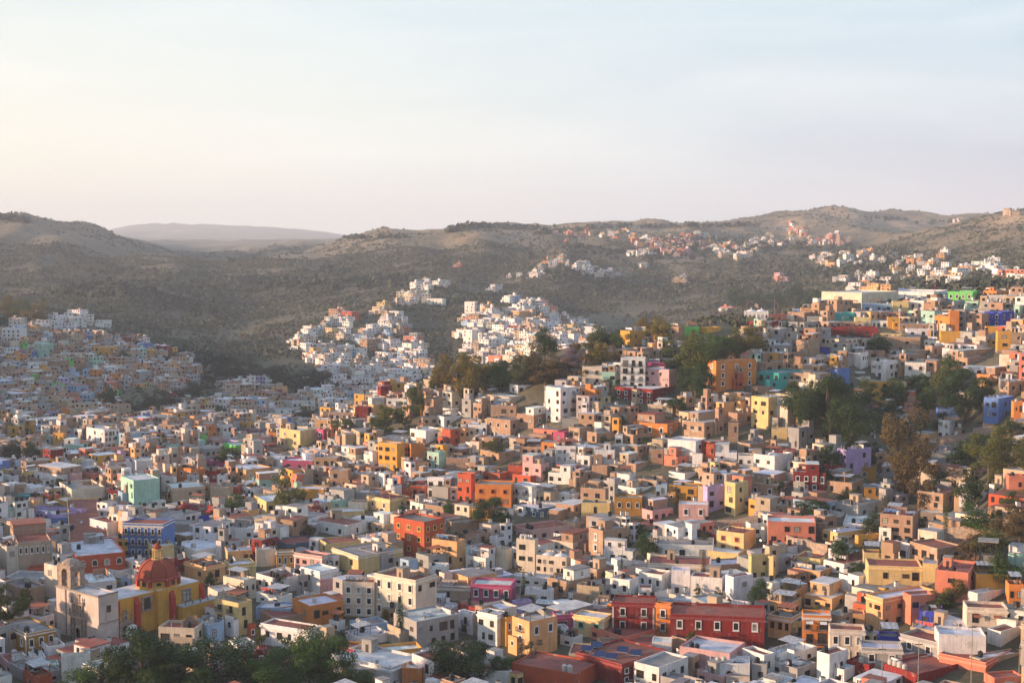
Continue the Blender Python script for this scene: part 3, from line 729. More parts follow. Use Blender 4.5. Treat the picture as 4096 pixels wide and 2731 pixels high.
1130,1425,1610,1300,1560;b:r;L3x2 R1x1;;sunlit three storey brick house
1610,1820,1950,1230,1460;w:w;L1x1;;white house with red slatted balcony
1950,2010,2200,1200,1300;w:w;R1x2;s;white house with concrete tower cube
2180,2351,2352,1100,1300;s:w;L1x2;;salmon house at right edge
520,710,715,1230,1500;n:g;;;mustard stepped wall house
180,450,710,1440,1600;g:g;L1x2 R1x2;;blue-grey house on cliff top
1300,1520,1525,830,1000;g:w;L1x2;;grey block behind eucalyptus
715,1120,1125,1500,1600;c:r;;x;long cream wall house with red roof left of brick
0,80,85,1060,1280;r:w;L1x1f;;maroon house at left edge with white window
400,520,530,100,320;b:g;L1x1f;;dark brick house with white barred window
2080,2180,2355,20,240;b:w;L1x2A R1x2;;tall brick block at right edge
1800,1900,2100,0,140;n:g;L1x2f;;dark brown house with white windows
1360,1600,1605,330,420;V:g;;x;low blue wall behind dark tree
#C5 3276 1000 .3488
1478,1760,1815,480,590;G:w;L1x4f R1x1;ct2;lime green house with red canopy roof
1327,1500,1920,760,940;o:g;L2x1 R2x3A;;orange house with black arched garage
1500,1610,1615,700,930;o:g;;x;tall narrow orange wall block
1895,2090,2240,710,880;u:g;L2x2f R1x2f;;royal blue house with white square windows
160,410,415,720,830;t:w;L1x3;;turquoise long house on right hill
600,740,920,1280,1500;w:w;L2x2 R2x3;d;cream house with white dome and blue doors
340,480,565,1180,1370;w:w;L2x2 R1x4;h;white house with large glazed porch
95,680,685,890,1020;r:g;L1x3;x;long dark red wall house
115,210,355,1370,1560;V:w;L2x2;;bright blue hillside house with arch
0,120,170,1115,1200;u:w;L1x1;x;deep blue house under white lattice
985,1230,1255,1290,1540;w:g;L1x2A;x;tall old white rough house
1500,1705,2120,1160,1340;b:w;L1x1 R1x3;s;wide brick house with lit left side
1215,1300,1505,1100,1260;b:w;L1x1 R1x2;;brick house with lit corner below red roof hut
1205,1380,1480,1040,1110;w:r;L1x3;;white hut with orange roof
845,1030,1035,590,715;Y:w;L1x1;x;pale yellow plain house with scalloped base
1035,1200,1250,580,700;w:w;L1x2A;c;white house with wavy parapet and arched windows
790,920,925,770,900;y:w;L1x1;;olive yellow house with one window
600,785,790,810,895;w:w;L1x3;;small white house with glass doors
415,595,600,775,890;Y:w;;;yellow house with outside stairs
925,1270,1280,845,910;b:w;L1x3;;brick house above pale wall
1010,1275,1280,910,990;w:g;L1x2;;pale stained wall house
700,945,1010,960,1100;Y:g;L1x2;;pale yellow and brick house above round trees
1955,2170,2175,520,610;w:w;L1x3A;x;white house with three arched doors at top right
1410,1550,1860,590,690;g:g;L1x1 R1x3;;unfinished concrete house with wide openings
1920,2045,2050,880,970;y:g;;x;ochre wall block by the royal blue house
2050,2210,2215,930,1150;y:g;L2x1;;ochre three storey house with long slots
1400,1635,1640,940,1080;y:g;;x;long ochre wall under the orange house
500,850,855,620,710;U:w;L1x3;h;pale blue long porch house
345,485,490,610,715;b:w;L1x1;;brick cube house on hill crest
820,1320,1480,480,560;w:w;L1x4 R1x2;;long white row house on the crest
30,490,1000,490,580;c:w;;x;long cream warehouse wall with sloping edge
2100,2230,2235,670,720;T:w;L1x1;;small mint house near the royal blue house
2240,2300,2352,640,800;T:w;L1x1;;light aqua house at right edge
1810,1960,2160,1350,1520;o:w;L2x2 R1x1;;orange house with cream upper strip
1885,2040,2200,470,530;o:w;L1x3;;peach and orange house near the top right
2080,2330,2352,1490,1564;g:w;L1x1;h;grey terrace house at right
600,1160,1215,1000,1150;b:g;L1x2;;brown cluttered house with red ornament door
230,410,415,830,880;b:g;L1x1;x;low brick house under the turquoise house
385,590,605,1460,1564;w:w;L1x2;h;small house with white awning roof
2210,2352,2355,870,1090;k:g;L2x1;;mauve-brown house at right edge
#C4 2460 1000 .3488
1065,1160,1620,1270,1640;o:w;L3x1f R3x3f;x;large orange apartment house with white windows
1280,1570,1575,1185,1290;p:w;L1x3f;x;pale pink roof house behind the orange apartment house
65,345,350,1240,1600;w:w;L4x3B;x;tall white apartment house with small balconies
335,620,765,1370,1600;p:w;L3x4;x;bright pink house with large dark windows
370,690,695,1290,1370;m:w;L1x3;t2;magenta upper storey of the bright pink house
1640,1880,2170,1410,1600;t:g;L1x3B R1x2B;x;turquoise house with dark balconies
1620,1730,2150,1290,1410;b:g;R1x4;;brick storey with dome behind the turquoise house
2080,2240,2352,960,1240;b:w;L2x2;h;tall brick house with drain pipe
1870,2170,2352,830,900;g:g;;x;grey block retaining wall house
55,170,420,930,1120;y:w;R1x2;;orange and dark timber house at left crest
605,730,795,880,1010;b:g;L1x1;;dark brick house by bright green house
800,960,968,880,970;G:w;L1x1;;vivid green house on the crest
965,1060,1210,890,960;y:w;;x;yellow low house on the crest
1695,1780,1980,740,820;s:w;R1x1;x;salmon and white house on crest
1980,2170,2285,715,830;b:w;;;brick house with tank on crest
2130,2280,2285,665,715;P:w;L1x1;t1;small orange cube on the brick house
1480,1760,1765,705,750;w:w;L1x6A;dx;white arcade house with three little domes
1690,2030,2050,1090,1180;g:w;L1x5;v;grey building with row of curved skylights
2200,2350,2352,760,830;g:g;;x;grey block wall house at right
#C3 1640 1000 .3488
1975,2200,2205,1335,1560;c:w;L2x2A;x;cream stone house with arched windows
2200,2350,2352,1320,1560;T:w;L2x2;;pale mint house between cream and white apartment houses
350,535,545,1460,1560;y:g;L1x3;;yellow house behind olive trees
150,260,380,1490,1600;k:w;;;plain tan block by three cypresses
895,1040,1130,1215,1290;s:w;L1x1;;salmon house peeking above olive trees
1255,1290,1475,1460,1540;k:w;L1x1;;tan upper house with small window
870,900,1040,1450,1540;w:w;;;white roof room on concrete tower house
1785,1880,1960,925,1080;w:w;L2x2 R1x1;;white hill house left of blue block
1960,2130,2210,880,1000;w:w;L1x2;;grey white house with blue end
2130,2205,2210,880,990;V:w;L3x1;x;blue glazed apartment end
#C3F 1640 1000 .3488
625,740,775,595,740;w:w;L3x2 R4x4;x;five storey white apartment block on central hill
195,370,410,560,645;w:w;L3x4;x;white slab apartment block on green slope
1085,1250,1410,700,780;P:w;L3x5;x;orange and peach apartment row on central hill
610,710,810,915,1080;w:w;L4x2 R1x1;x;tall white hill house at the lower cluster
#C1F 0 1000 .3488
400,480,615,1075,1245;T:w;L2x2 R3x2;x;mint green house below white villas on left slope
775,900,905,770,875;w:w;L2x2;x;white cube villa with four windows on left hill
985,1065,1070,985,1035;V:w;;x;small blue wall house on the left slope
1070,1310,1315,1110,1230;y:w;L2x4;x;ochre stepped house on the left slope
950,1050,1055,1365,1470;U:w;L1x2;x;pale blue house on the left slope
2100,2200,2205,590,635;U:w;;x;lone light blue hut on the dark hillside
20,230,240,900,1120;w:w;L3x4A;x;white terraced villa at the far left slope
"""
# ------------------------------------------------------------------ houses
PAL = dict(w=(.70, .67, .64), c=(.62, .51, .40), k=(.44, .335, .235), b=(.36, .225, .145), g=(.33, .315, .30), o=(.62, .21, .05), O=(.44, .085, .035),
           r=(.21, .018, .016), y=(.60, .31, .055), Y=(.62, .46, .21), p=(.56, .33, .31), m=(.46, .08, .17), s=(.58, .19, .12), l=(.42, .31, .52),
           u=(.04, .06, .38), U=(.30, .42, .55), t=(.04, .34, .31), T=(.34, .54, .44), G=(.15, .54, .11), P=(.66, .36, .16), n=(.36, .18, .03), d=(.07, .12, .17), V=(.10, .19, .46))
ROOF = dict(r=(.26, .085, .06), w=(.58, .57, .56), g=(.24, .225, .21))
CN = dict(w='white', c='cream', k='beige', b='brick', g='grey', o='orange', O='terracotta', r='dark red', y='ochre', Y='pale yellow', p='pink', m='magenta', s='salmon',
          l='lilac', u='royal blue', U='light blue', t='teal', T='mint green', G='lime green', P='peach', n='mustard', d='slate', V='blue')
def jit(c, a=.08):
    k = 1 + random.uniform(-a, a); return tuple(min(.9, max(.01, v * k * (1 + random.uniform(-a, a) * .4))) for v in c)
# unit openings: 1 wide, 1 high, facing -y, centre at origin
def arch_pts(n=8, w=.5, h=.5, r=.35):
    return [(-w, -h), (w, -h)] + [(w * math.cos(a), h - r + r * math.sin(a)) for a in [math.pi * k / n for k in range(n + 1)]]
def frame_mesh(style):
    b = MB(); s = .13 if style in 'fAyot' else .06; pr = -.10 if style in 'fAyot' else -.06
    mt = 0 if style in 'fAyot' else 1
    if style == 'A':
        P = arch_pts(10); Q = arch_pts(10, .5 - s, .5 - s, .27)
        Q = [(x, z) for x, z in Q]
        n = len(P)
        for i in range(n):
            j = (i + 1) % n; b.quad([(P[i][0], pr, P[i][1]), (P[j][0], pr, P[j][1]), (Q[j][0], pr, Q[j][1]), (Q[i][0], pr, Q[i][1])], 0)
            b.quad([(P[j][0], pr, P[j][1]), (P[i][0], pr, P[i][1]), (P[i][0], 0, P[i][1]), (P[j][0], 0, P[j][1])], 0)
            b.quad([(Q[i][0], pr, Q[i][1]), (Q[j][0], pr, Q[j][1]), (Q[j][0], 0, Q[j][1]), (Q[i][0], 0, Q[i][1])], 0)
    else:
        b.box(-.5, -.5 + s, pr, 0, -.5, .5, mt); b.box(.5 - s, .5, pr, 0, -.5, .5, mt)
        b.box(-.5 + s, .5 - s, pr, 0, .5 - s, .5, mt); b.box(-.5 + s, .5 - s, pr, 0, -.5, -.5 + s * .7, mt)
        if style in 'fyot': b.box(-.56, .56, pr - .08, pr, -.56, -.5, 0)
    b.box(-.025, .025, -.045, -.012, -.5 + s, .5 - s, 1 if style in 'fAyt' else 1); b.box(-.5 + s, .5 - s, -.04, -.014, .08, .12, 1)
    return b.mesh('window_frame', ['trim', 'sash'])
def pane_mesh(arch=False):
    b = MB()
    P = arch_pts(10, .46, .46, .3) if arch else [(-.46, -.46), (.46, -.46), (.46, .46), (-.46, .46)]
    b.quad([(x, -.012, z) for x, z in P]); return b.mesh('pane', ['glass'])
def whole_mesh(style):
    b = MB(); mt = 0; s = .13 if style in 'fAyot' else .0
    P = arch_pts(6) if style == 'A' else [(-.5, -.5), (.5, -.5), (.5, .5), (-.5, .5)]
    q = 1 - 2 * s
    if s:
        pr = -.07; n = len(P); Q = [(x * q, z * q) for x, z in P]
        for i in range(n):
            j = (i + 1) % n; b.quad([(P[i][0], pr, P[i][1]), (P[j][0], pr, P[j][1]), (Q[j][0], pr, Q[j][1]), (Q[i][0], pr, Q[i][1])], 0)
            b.quad([(P[j][0], pr, P[j][1]), (P[i][0], pr, P[i][1]), (P[i][0], 0, P[i][1]), (P[j][0], 0, P[j][1])], 0)
        b.quad([(x, -.02, z) for x, z in Q], 1)
    else:
        b.quad([(x, -.02, z) for x, z in P], 1); b.box(-.53, .53, -.10, 0, -.58, -.5, 2)
        b.box(-.02, .02, -.04, -.021, -.5, .5, 2)
    return b.mesh('window', ['trim', 'glass', 'conc'])
FR = {k: frame_mesh(k) for k in 'dfAyot'}; PN = {False: pane_mesh(), True: pane_mesh(True)}; WH = {k: whole_mesh(k) for k in 'dfAyot'}
TRC = dict(d=(.3, .25, .2), f=(.72, .70, .67), A=(.55, .45, .38), y=(.65, .42, .10), o=(.50, .12, .05), t=(.10, .42, .40))
def balcony_mesh():
    b = MB(); b.box(-.5, .5, -.8, 0, -.12, 0, 0)
    b.box(-.5, .5, -.80, -.76, .85, .92, 1)
    for s in (-.5, .46): b.box(s, s + .04, -.76, 0, .85, .92, 1)
    for k in range(15): x = -.49 + k * .068; b.box(x, x + .016, -.79, -.775, 0, .85, 1)
    for k in range(4):
        for s in (-.495, .48): b.box(s, s + .016, -.7 + k * .2, -.685 + k * .2, 0, .85, 1)
    return b.mesh('balcony', ['conc', 'iron'])
BALC = balcony_mesh()
def door_mesh():
    b = MB(); b.box(-.5, .5, -.05, 0, 0, 1, 1); b.box(-.58, -.5, -.09, 0, 0, 1.05, 0); b.box(.5, .58, -.09, 0, 0, 1.05, 0); b.box(-.5, .5, -.09, 0, 1, 1.05, 0); return b.mesh('door', ['trim', 'sash'])
DOOR = door_mesh()
def tank_mesh():
    b = MB(); b.lathe([(.0, 0), (.55, 0), (.55, .25), (.58, .28), (.58, .5), (.55, .53), (.55, .85), (.58, .88), (.58, 1.1), (.5, 1.25), (.22, 1.38)], 14)
    return b.mesh('water_tank', ['plast'], True)
def lid_mesh():
    b = MB(); b.lathe([(.24, 1.36), (.24, 1.46), (.0, 1.50)], 10); return b.mesh('lid', ['plast'])
TANK, LID = tank_mesh(), lid_mesh()
def htank_mesh():
    b = MB(); b.lathe([(0, -.8), (.3, -.76), (.42, -.6), (.42, .6), (.3, .76), (0, .8)], 12); me = b.mesh('water_tank', ['plast'], True)
    me.transform(Matrix.Rotation(R(90), 4, 'Y')); me.transform(Matrix.Translation((0, 0, .55))); return me
HTANK = htank_mesh()
def saddle_mesh():
    b = MB(); b.box(-.5, -.38, -.3, .3, 0, .3); b.box(.38, .5, -.3, .3, 0, .3); return b.mesh('cradle', ['conc'])
SADDLE = saddle_mesh()
def dish_meshes():
    b = MB(); n = 6; R0 = .42
    b.lathe([(0, 0), (R0 * .5, .035), (R0, .13), (R0 * 1.02, .12), (R0 * .5, .02), (0, -.02)], 16); me = b.mesh('reflector', ['plast'], True)
    p = MB(); p.tube((0, 0, 0), (0, 0, .9), .03, n=6); p.tube((0, .0, .75), (0, -.42, 1.12), .015, n=5); p.box(-.05, .05, -.5, -.4, 1.08, 1.18); return me, p.mesh('mast', ['metal'])
DISH, MAST = dish_meshes()
def antenna_mesh():
    b = MB(); b.tube((0, 0, 0), (0, 0, 3.4), .03, .02, 5); b.tube((-.8, 0, 3.1), (.8, 0, 3.1), .02, n=4)
    for k in range(6): b.tube((-.7 + k * .28, -.45 + k * .04, 3.1), (-.7 + k * .28, .45 - k * .04, 3.1), .012, n=4)
    return b.mesh('tv_antenna', ['metal'])
ANT = antenna_mesh()
def _pipe():
    b = MB(); b.tube((0, 0, 0), (0, 0, 1), .035, n=5); return b.mesh('roof_pipe', ['conc'])
PIPE = _pipe()
def _rbox():
    b = MB(); b.box(-.5, .5, -.5, .5, 0, 1); return b.mesh('roof_box', ['conc'])
RBOX = _rbox()
def _tsheet():
    b = MB()
    for k in range(8): b.quad([(-.5 + k / 8, -.5, .05 * (k % 2)), (-.5 + (k + 1) / 8, -.5, .05 * ((k + 1) % 2)), (-.5 + (k + 1) / 8, .5, .35 + .05 * ((k + 1) % 2)), (-.5 + k / 8, .5, .35 + .05 * (k % 2))])
    return b.mesh('tin_sheet', ['tin'])
TSHEET = _tsheet()
BL = (.02, .02, .023)
def add_tank(x, y, z, lab, col, horiz=False, s=1.0, words='', detail=True):
    nm = 'black' if col == BL else 'pale'
    r = tag(link('water_tank', None if not horiz else None, None, (x, y, z), random.uniform(0, 3), (s, s, s)), f'{words}{nm} water tank on {lab}', 'water tank', 'rooftop water tanks')
    if horiz:
        link('barrel', HTANK, r, color=col); link('cradle', SADDLE, r)
    else:
        link('barrel', TANK, r, color=col); link('lid', LID, r, color=jit(col, .2))
def add_dish(x, y, z, lab, s=1.0):
    r = tag(link('satellite_dish', None, None, (x, y, z), random.uniform(-1.2, 1.2), (s, s, s)), f'small satellite dish on {lab}', 'satellite dish', 'satellite dishes on the roofs')
    d = link('reflector', DISH, r, (0, -.06, .8), color=random.choice([(.6, .6, .6), (.5, .48, .46), (.45, .16, .13)])); d.rotation_euler = (R(58), 0, 0); link('mast', MAST, r)
OCC = []      # hand placed things: (x0,x1,ytop,ybot, depth) on screen; footprints in FOOT
FOOT = []
def short(lab): 
    w = lab.split(); 
    w = w[:10]
    while w[-1].lower() in ('the', 'with', 'of', 'and', 'by', 'on', 'at', 'in', 'its', 'right', 'left', 'behind', 'below', 'above', 'beside', 'a', 'before', 'under', 'between'): w = w[:-1]
    return 'the ' + ' '.join(w)
def wall_mesh(wl, wr, H, zb, brick, par=.55, th=.22, uo=0.):
    b = MB(); A = (-wl, 0); B = (0, 0); C = (0, wr); D = (-wl, wr); a, c = (-wl + th, th), (-th, wr - th)
    u = uo
    for p, q in ((A, B), (B, C), (C, D), (D, A)):
        e = math.dist(p, q); b.quad([(*p, zb), (*q, zb), (*q, H), (*p, H)], 0, [(u, zb - H), (u + e, zb - H), (u + e, 0), (u, 0)]); u += e
    o = [A, B, C, D]; i = [(-wl + th, th), (-th, th), (-th, wr - th), (-wl + th, wr - th)]
    for k in range(4):
        l = (k + 1) % 4; b.quad([(*o[k], H), (*o[l], H), (*i[l], H), (*i[k], H)], 0)
        b.quad([(*i[l], H - par), (*i[k], H - par), (*i[k], H), (*i[l], H)], 0)
    return b.mesh('wall', ['brick' if brick else 'wall'])
def slab(x0, x1, y0, y1, z0, z1, mat='roof'):
    b = MB(); b.box(x0, x1, y0, y1, z0, z1); return b.mesh('slab', [mat])
def put_window(root, face, u, z, w, h, style, near, wr, col=None):
    # face 'L' = front (y=0), u measured along -x ; face 'R' = right (x=0), u along y
    loc = (-u, 0, z) if face == 'L' else (0, u, z); rz = 0 if face == 'L' else R(90)
    tc = TRC[style]
    if near:
        o = link('window', FR[style], root, loc, rz, (w, 1.3, h), jit(tc, .05)); link('pane', PN[style == 'A'], o)
    else: o = link('window', WH[style], root, loc, rz, (w, 1.2, h), jit(tc, .05))
    return o
def fill_face(root, face, spec, W, H, near):
    # spec like '2x3fB'
    rc, st = spec, 'd'; bal = False
    for ch in 'fAyotB':
        if ch in rc:
            rc = rc.replace(ch, '')
            if ch == 'B': bal = True
            else: st = ch
    r, c = map(int, rc.split('x')); fh = min(3.3, (H - .8) / max(r, 1))
    if c * 1.1 > W: c = max(1, int(W / 1.3))
    step = W / c; ww = min(1.45 if st != 'A' else 1.7, step * .5); hh = min(1.55, fh * .55)
    if bal: hh = min(2.1, fh * .7)
    if st in 'fA': hh = min(2.1, fh * .64)
    for i in range(r):
        z = H - .75 - fh * (i + .5)
        for k in range(c):
            if st == 'd' and not bal and random.random() < .16: continue
            u = step * (k + .5) + random.uniform(-.14, .14) * step * (st == 'd'); w2 = ww * (random.uniform(.75, 1.15) if st == 'd' else 1)
            h2 = hh * (random.choice([.7, .85, 1, 1, 1.1, 1.35]) if st == 'd' else 1); w2 *= random.choice([.7, 1, 1, 1, 1.4]) if st == 'd' else 1
            put_window(root, face, u, z, w2, h2, st, near, W)
            if bal: link('balcony', BALC, root, (-u, 0, z - hh / 2) if face == 'L' else (0, u, z - hh / 2), 0 if face == 'L' else R(90), (max(1.7, w2 * 1.6), 1, 1))
def house(C, ztop, phi, wl, wr, col, rcol, label, win='', feat='', name='house', cat='house', brick=False, near=True, group='houses stacked over the hillside town', tanklab=None):
    x, y, zb = C; H = ztop - zb
    root = tag(link(name, None, None, (x, y, zb), -phi), label, cat, group)
    c, s = math.cos(phi), math.sin(phi)
    cor = [(x - wl * c, y + wl * s), (x + wr * s, y + wr * c), (x - wl * c + wr * s, y + wl * s + wr * c)]
    g = min([zb] + [float(gz(a, b)) for a, b in cor]); base = min(-1.5, g - zb - 1.0)
    par = random.uniform(.35, .7); par = min(par, H * .2)
    wcol = jit(col, .07)
    Hfull = H; up = None
    if 'x' not in feat and 'c' not in feat and 'd' not in feat and 'v' not in feat and H > 5.6 and wl > 4.5 and wr > 3 and random.random() < .55:
        H = H - 2.75; par = min(par, .5)
        fw = random.uniform(.4, .72); side = random.random() < .5; uw = wl * fw; x1 = -.003 if side else -wl + uw + .003; x0 = x1 - uw + (.006 if not side else 0)
        y0 = random.choice([.003, wr * .3]); ub = random.random() < .3; zu = H - par + .03; x0 = max(x0, -wl + .004)
        b = MB(); b.box(x0, x1, y0, wr - .004, zu, Hfull - .22, 0, 0, random.uniform(0, 50)); up = link('upper_room', b.mesh('upper_room', ['brick' if ub else 'wall']), root, color=jit(PAL['b'] if ub else random.choice([col, col, PAL['w'], PAL['k']])))
        link('room_roof', slab(x0 - .15, x1 + .15, y0 - .15, wr + .1, Hfull - .217, Hfull, 'roof'), up, color=jit(rcol, .2))
        for k in range(max(1, int(uw / 2.6))): 
            o = put_window(up, 'L', -(x0 + (x1 - x0) * (k + .5) / max(1, int(uw / 2.6))), Hfull - 1.35, 1.0, 1.15, 'd', False, 0); o.location.y = y0
        if side: put_window(up, 'R', (y0 + wr) / 2, Hfull - 1.35, 1.0, 1.1, 'd', False, 0); up.children[-1].location.x = x1
    w = link('wall', wall_mesh(wl, wr, H, base, brick, par, uo=random.uniform(0, 90)), root, color=wcol)
    th = .24; clutter = 'x' not in feat
    if g < zb - 1.3:
        b = MB(); b.box(-wl - .12, .12, -.12, wr + .12, base, -random.uniform(.1, .5)); link('plinth', b.mesh('plinth', ['stone']), root)
    link('roof', slab(-wl + th, -th, th, wr - th, H - par - .35, H - par + .02), root, color=jit(rcol, .15))
    if 'c' in feat:
        b = MB(); e = .28; z0 = H - .35 - par
        b.box(-wl - e, e, -e, -.003, z0, z0 + .3); b.box(.003, e, 0, wr, z0, z0 + .3); b.box(-wl - e * .6, e * .6, -e * .6, -.004, z0 - .28, z0 - .003)
        b.box(-wl - .1, .1, -.1, -.003, H - .12, H + .06); b.box(.003, .1, 0, wr, H - .12, H + .06)
        link('cornice', b.mesh('cornice', ['trim']), root, color=jit((.66, .60, .52) if name == 'colonial_house' else tuple(min(.8, v * 1.25 + .05) for v in col), .05))
    if 'q' in feat:
        for xx in (-.45, -wl):
            b = MB(); b.box(xx, xx + .45, -.07, -.004, base, H - .7); link('pilaster', b.mesh('pilaster', ['trim']), root, color=(.55, .47, .42) if col == PAL['r'] else (.68, .64, .58))
    if not win and 'x' not in feat: win = f'L{max(1, int(H / 3.4))}x{max(1, int(wl / 2.8))} R{max(1, int(H / 3.6))}x{max(1, int(wr / 3.6))}'
    for sp in win.split():
        sp = sp.replace('p', '').replace('s', '')
        if up is not None and sp[1] in '23456': sp = sp[0] + str(int(sp[1]) - 1) + sp[2:]
        fill_face(root, sp[0], sp[1:], wl if sp[0] == 'L' else wr, H, near)
    # top storey room / lift tower
    zr = H - par + .02
    if up is not None: clutter = clutter and True
    if 's' in feat or (clutter and random.random() < (.45 if cat == 'x' else .16) and wl > 5 and wr > 5):
        aw, ad = random.uniform(2, 3.4), random.uniform(2, 3.4); ah = random.uniform(1.9, 2.7) if 's' not in feat else 2.8
        ax = random.uniform(-wl + .5 + aw, -.5); ay = random.uniform(.5, max(.6, wr - .5 - ad))
        b = MB(); b.box(ax - aw, ax, ay, ay + ad, zr, zr + ah); b.box(ax - aw - .15, ax + .15, ay - .15, ay + ad + .15, zr + ah + .003, zr + ah + .13, 1)
        o = link('stairwell', b.mesh('stairwell', ['brick' if random.random() < .25 else 'wall', 'conc']), root, color=jit(random.choice([col, PAL['w'], PAL['g'], PAL['k']])))
        b = MB(); b.box(ax - aw * .6, ax - aw * .3, ay - .03, ay - .002, zr, zr + 1.8); link('door', b.mesh('door', ['sash']), o)
    if 'h' in feat or (clutter and random.random() < .26 and wl > 5):
        aw, ad = min(wl - 1, random.uniform(3, 5.5)), min(wr - .6, random.uniform(2.5, 4.5)); 
        if aw > 1 and ad > 1:
            ax = random.uniform(-wl + .4 + aw, -.4); ay = random.uniform(.3, max(.35, wr - ad - .2)); b = MB(); hh = 2.2
            for px, py in ((ax - aw, ay), (ax, ay), (ax - aw, ay + ad), (ax, ay + ad)): b.tube((px, py, zr), (px, py, zr + hh + (.35 if py > ay else 0)), .06, n=5, m=1)
            n = int(aw / .5)
            for k in range(n):
                xa, xb = ax - aw - .2 + (aw + .4) * k / n, ax - aw - .2 + (aw + .4) * (k + 1) / n; dz = .05 * (k % 2)
                b.quad([(xa, ay - .3, zr + hh + dz), (xb, ay - .3, zr + hh + .05 - dz), (xb, ay + ad + .3, zr + hh + .4 - dz), (xa, ay + ad + .3, zr + hh + .35 + dz)], 0)
            link('lean_to_roof', b.mesh('lean_to_roof', [random.choice(['tin', 'tin', 'tile']), 'iron']), root)
    if 'd' in feat:
        for k in range(2 if wl > 9 else 1):
            rr = min(wl * .22, wr * .4, 4); cx = -wl * (.28 + .42 * k) if wl > 9 else -wl / 2; b = MB()
            b.lathe([(rr * math.cos(a), rr * .5 * math.sin(a)) for a in [math.pi / 2 * q / 6 for q in range(7)]], 16, c=(cx, wr / 2, zr))
            b.lathe([(.3, 0), (.3, .5), (0, .8)], 8, c=(cx, wr / 2, zr + rr * .48)); link('dome', b.mesh('dome', ['roof'], True), root, color=(.7, .68, .66))
    if 'v' in feat:
        n = max(3, int(wl / 4)); b = MB(); w1 = (wl - .6) / n
        for k in range(n):
            x0 = -wl + .3 + k * w1
            for q in range(6):
                a, a2 = math.pi * q / 6, math.pi * (q + 1) / 6
                f = lambda t: (x0 + w1 / 2 - w1 / 2 * math.cos(t), zr + .9 * math.sin(t))
                (xa, za), (xb, zb_) = f(a), f(a2); b.quad([(xa, .25, za), (xb, .25, zb_), (xb, wr - .25, zb_), (xa, wr - .25, za)])
            b.quad([(x0 + w1 / 2 - w1 / 2 * math.cos(math.pi * q / 6), .25, zr + .9 * math.sin(math.pi * q / 6)) for q in range(7)])
        link('vault', b.mesh('vault', ['roof'], True), root, color=rcol)
    if 'a' in feat:
        b = MB(); n = max(2, int(wl / 4))
        for k in range(n):
            u = -wl * (k + .5) / n; b.quad([(u - .8, -.9, H - 2.0), (u + .8, -.9, H - 2.0), (u + .8, -.02, H - 1.6), (u - .8, -.02, H - 1.6)]); b.quad([(u - .8, -.9, H - 2.08), (u + .8, -.9, H - 2.08), (u + .8, -.9, H - 2.0), (u - .8, -.9, H - 2.0)])
        link('awning', b.mesh('awning', ['tile' if col == PAL['c'] else 'trim']), root, color=(.7, .68, .66))
    cp, sp_ = math.cos(-phi), math.sin(-phi)
    def W(lx, ly, lz): return x + lx * cp - ly * sp_, y + lx * sp_ + ly * cp, zb + lz
    nt = int(feat[feat.index('t') + 1]) if 't' in feat and feat[feat.index('t') + 1:feat.index('t') + 2].isdigit() else (1 if ('t' in feat or (clutter and random.random() < .62)) else 0)
    TL = tanklab or short(label)
    tc = random.choice([BL, BL, (.45, .42, .38)])
    if nt and wl > 2 and wr > 2:
        tx = random.uniform(-wl + .9, max(-wl + 1, -1.0 - nt * 1.25)); ty = random.uniform(.9, max(1, min(wr - .9, 4)))
        for k in range(nt):
            wd = '' if nt == 1 else ('left ' if k == 0 else 'right ' if k == nt - 1 else 'middle ') if nt < 4 else ['leftmost ', 'second ', 'third ', 'rightmost '][k]
            add_tank(*W(min(-.6, tx + k * 1.3), ty, zr), TL, tc, horiz=(nt == 1 and random.random() < .15), s=random.uniform(.9, 1.15), words=wd)
    if clutter and near and random.random() < .2: add_dish(*W(random.uniform(-wl + .5, -.4), random.uniform(.4, max(.5, wr * .4)), zr), TL)
    if clutter and wl > 3.5 and wr > 3:
        if random.random() < .42:
            hw = random.uniform(1.0, 2.3); L1 = min(wl * .55, random.uniform(2, 5)); L2 = min(wr * .5, 3.5); ax = random.uniform(-wl + .5, -.4 - L1); ay = wr - .5 - random.uniform(0, wr * .2)
            b = MB(); b.box(ax, ax + L1, ay - .16, ay, zr, zr + hw); b.box(ax, ax + .16, ay - L2, ay - .163, zr, zr + hw * random.uniform(.5, 1)); link('half_wall', b.mesh('half_wall', [random.choice(['brick', 'brick', 'wall'])]), root, color=jit(PAL[random.choice('bbkgw')]))
        if random.random() < .3:
            for k in range(random.randint(2, 4)): link('roof_column', RBOX, root, (-wl + .5 + (wl - 1) * k / 3, .35, zr), 0, (.22, .22, random.uniform(.7, 1.7)))
        if random.random() < .22: link('tin_sheet', TSHEET, root, (random.uniform(-wl + 1.5, -1.5) if wl > 3.2 else -wl / 2, wr * .5, zr + .25), random.uniform(-.4, .4), (random.uniform(1.6, 3), random.uniform(1.5, 2.6), 1))
    if 'x' not in feat and 'c' not in feat and wl > 4.5 and H > 4 and random.random() < .38:
        aw = random.uniform(.3, .6) * wl; ad = random.uniform(1.2, 2.6); ah = H * random.uniform(.3, .62); left = random.random() < .6; xa = -wl if left else -aw; ac = jit(random.choice([col, PAL['w'], PAL['k'], PAL['b'], PAL['c']]))
        b = MB(); b.box(xa + .005, xa + aw - .005, -ad, -.004, base, ah, 0, 1, random.uniform(0, 50)); o = link('annex', b.mesh('annex', [random.choice(['wall', 'wall', 'brick']), 'conc']), root, color=ac)
        b = MB(); b.box(xa, xa + aw, -ad - .02, -ad + .15, ah + .003, ah + random.choice([.3, .8])); link('parapet', b.mesh('parapet', ['wall']), o, color=ac)
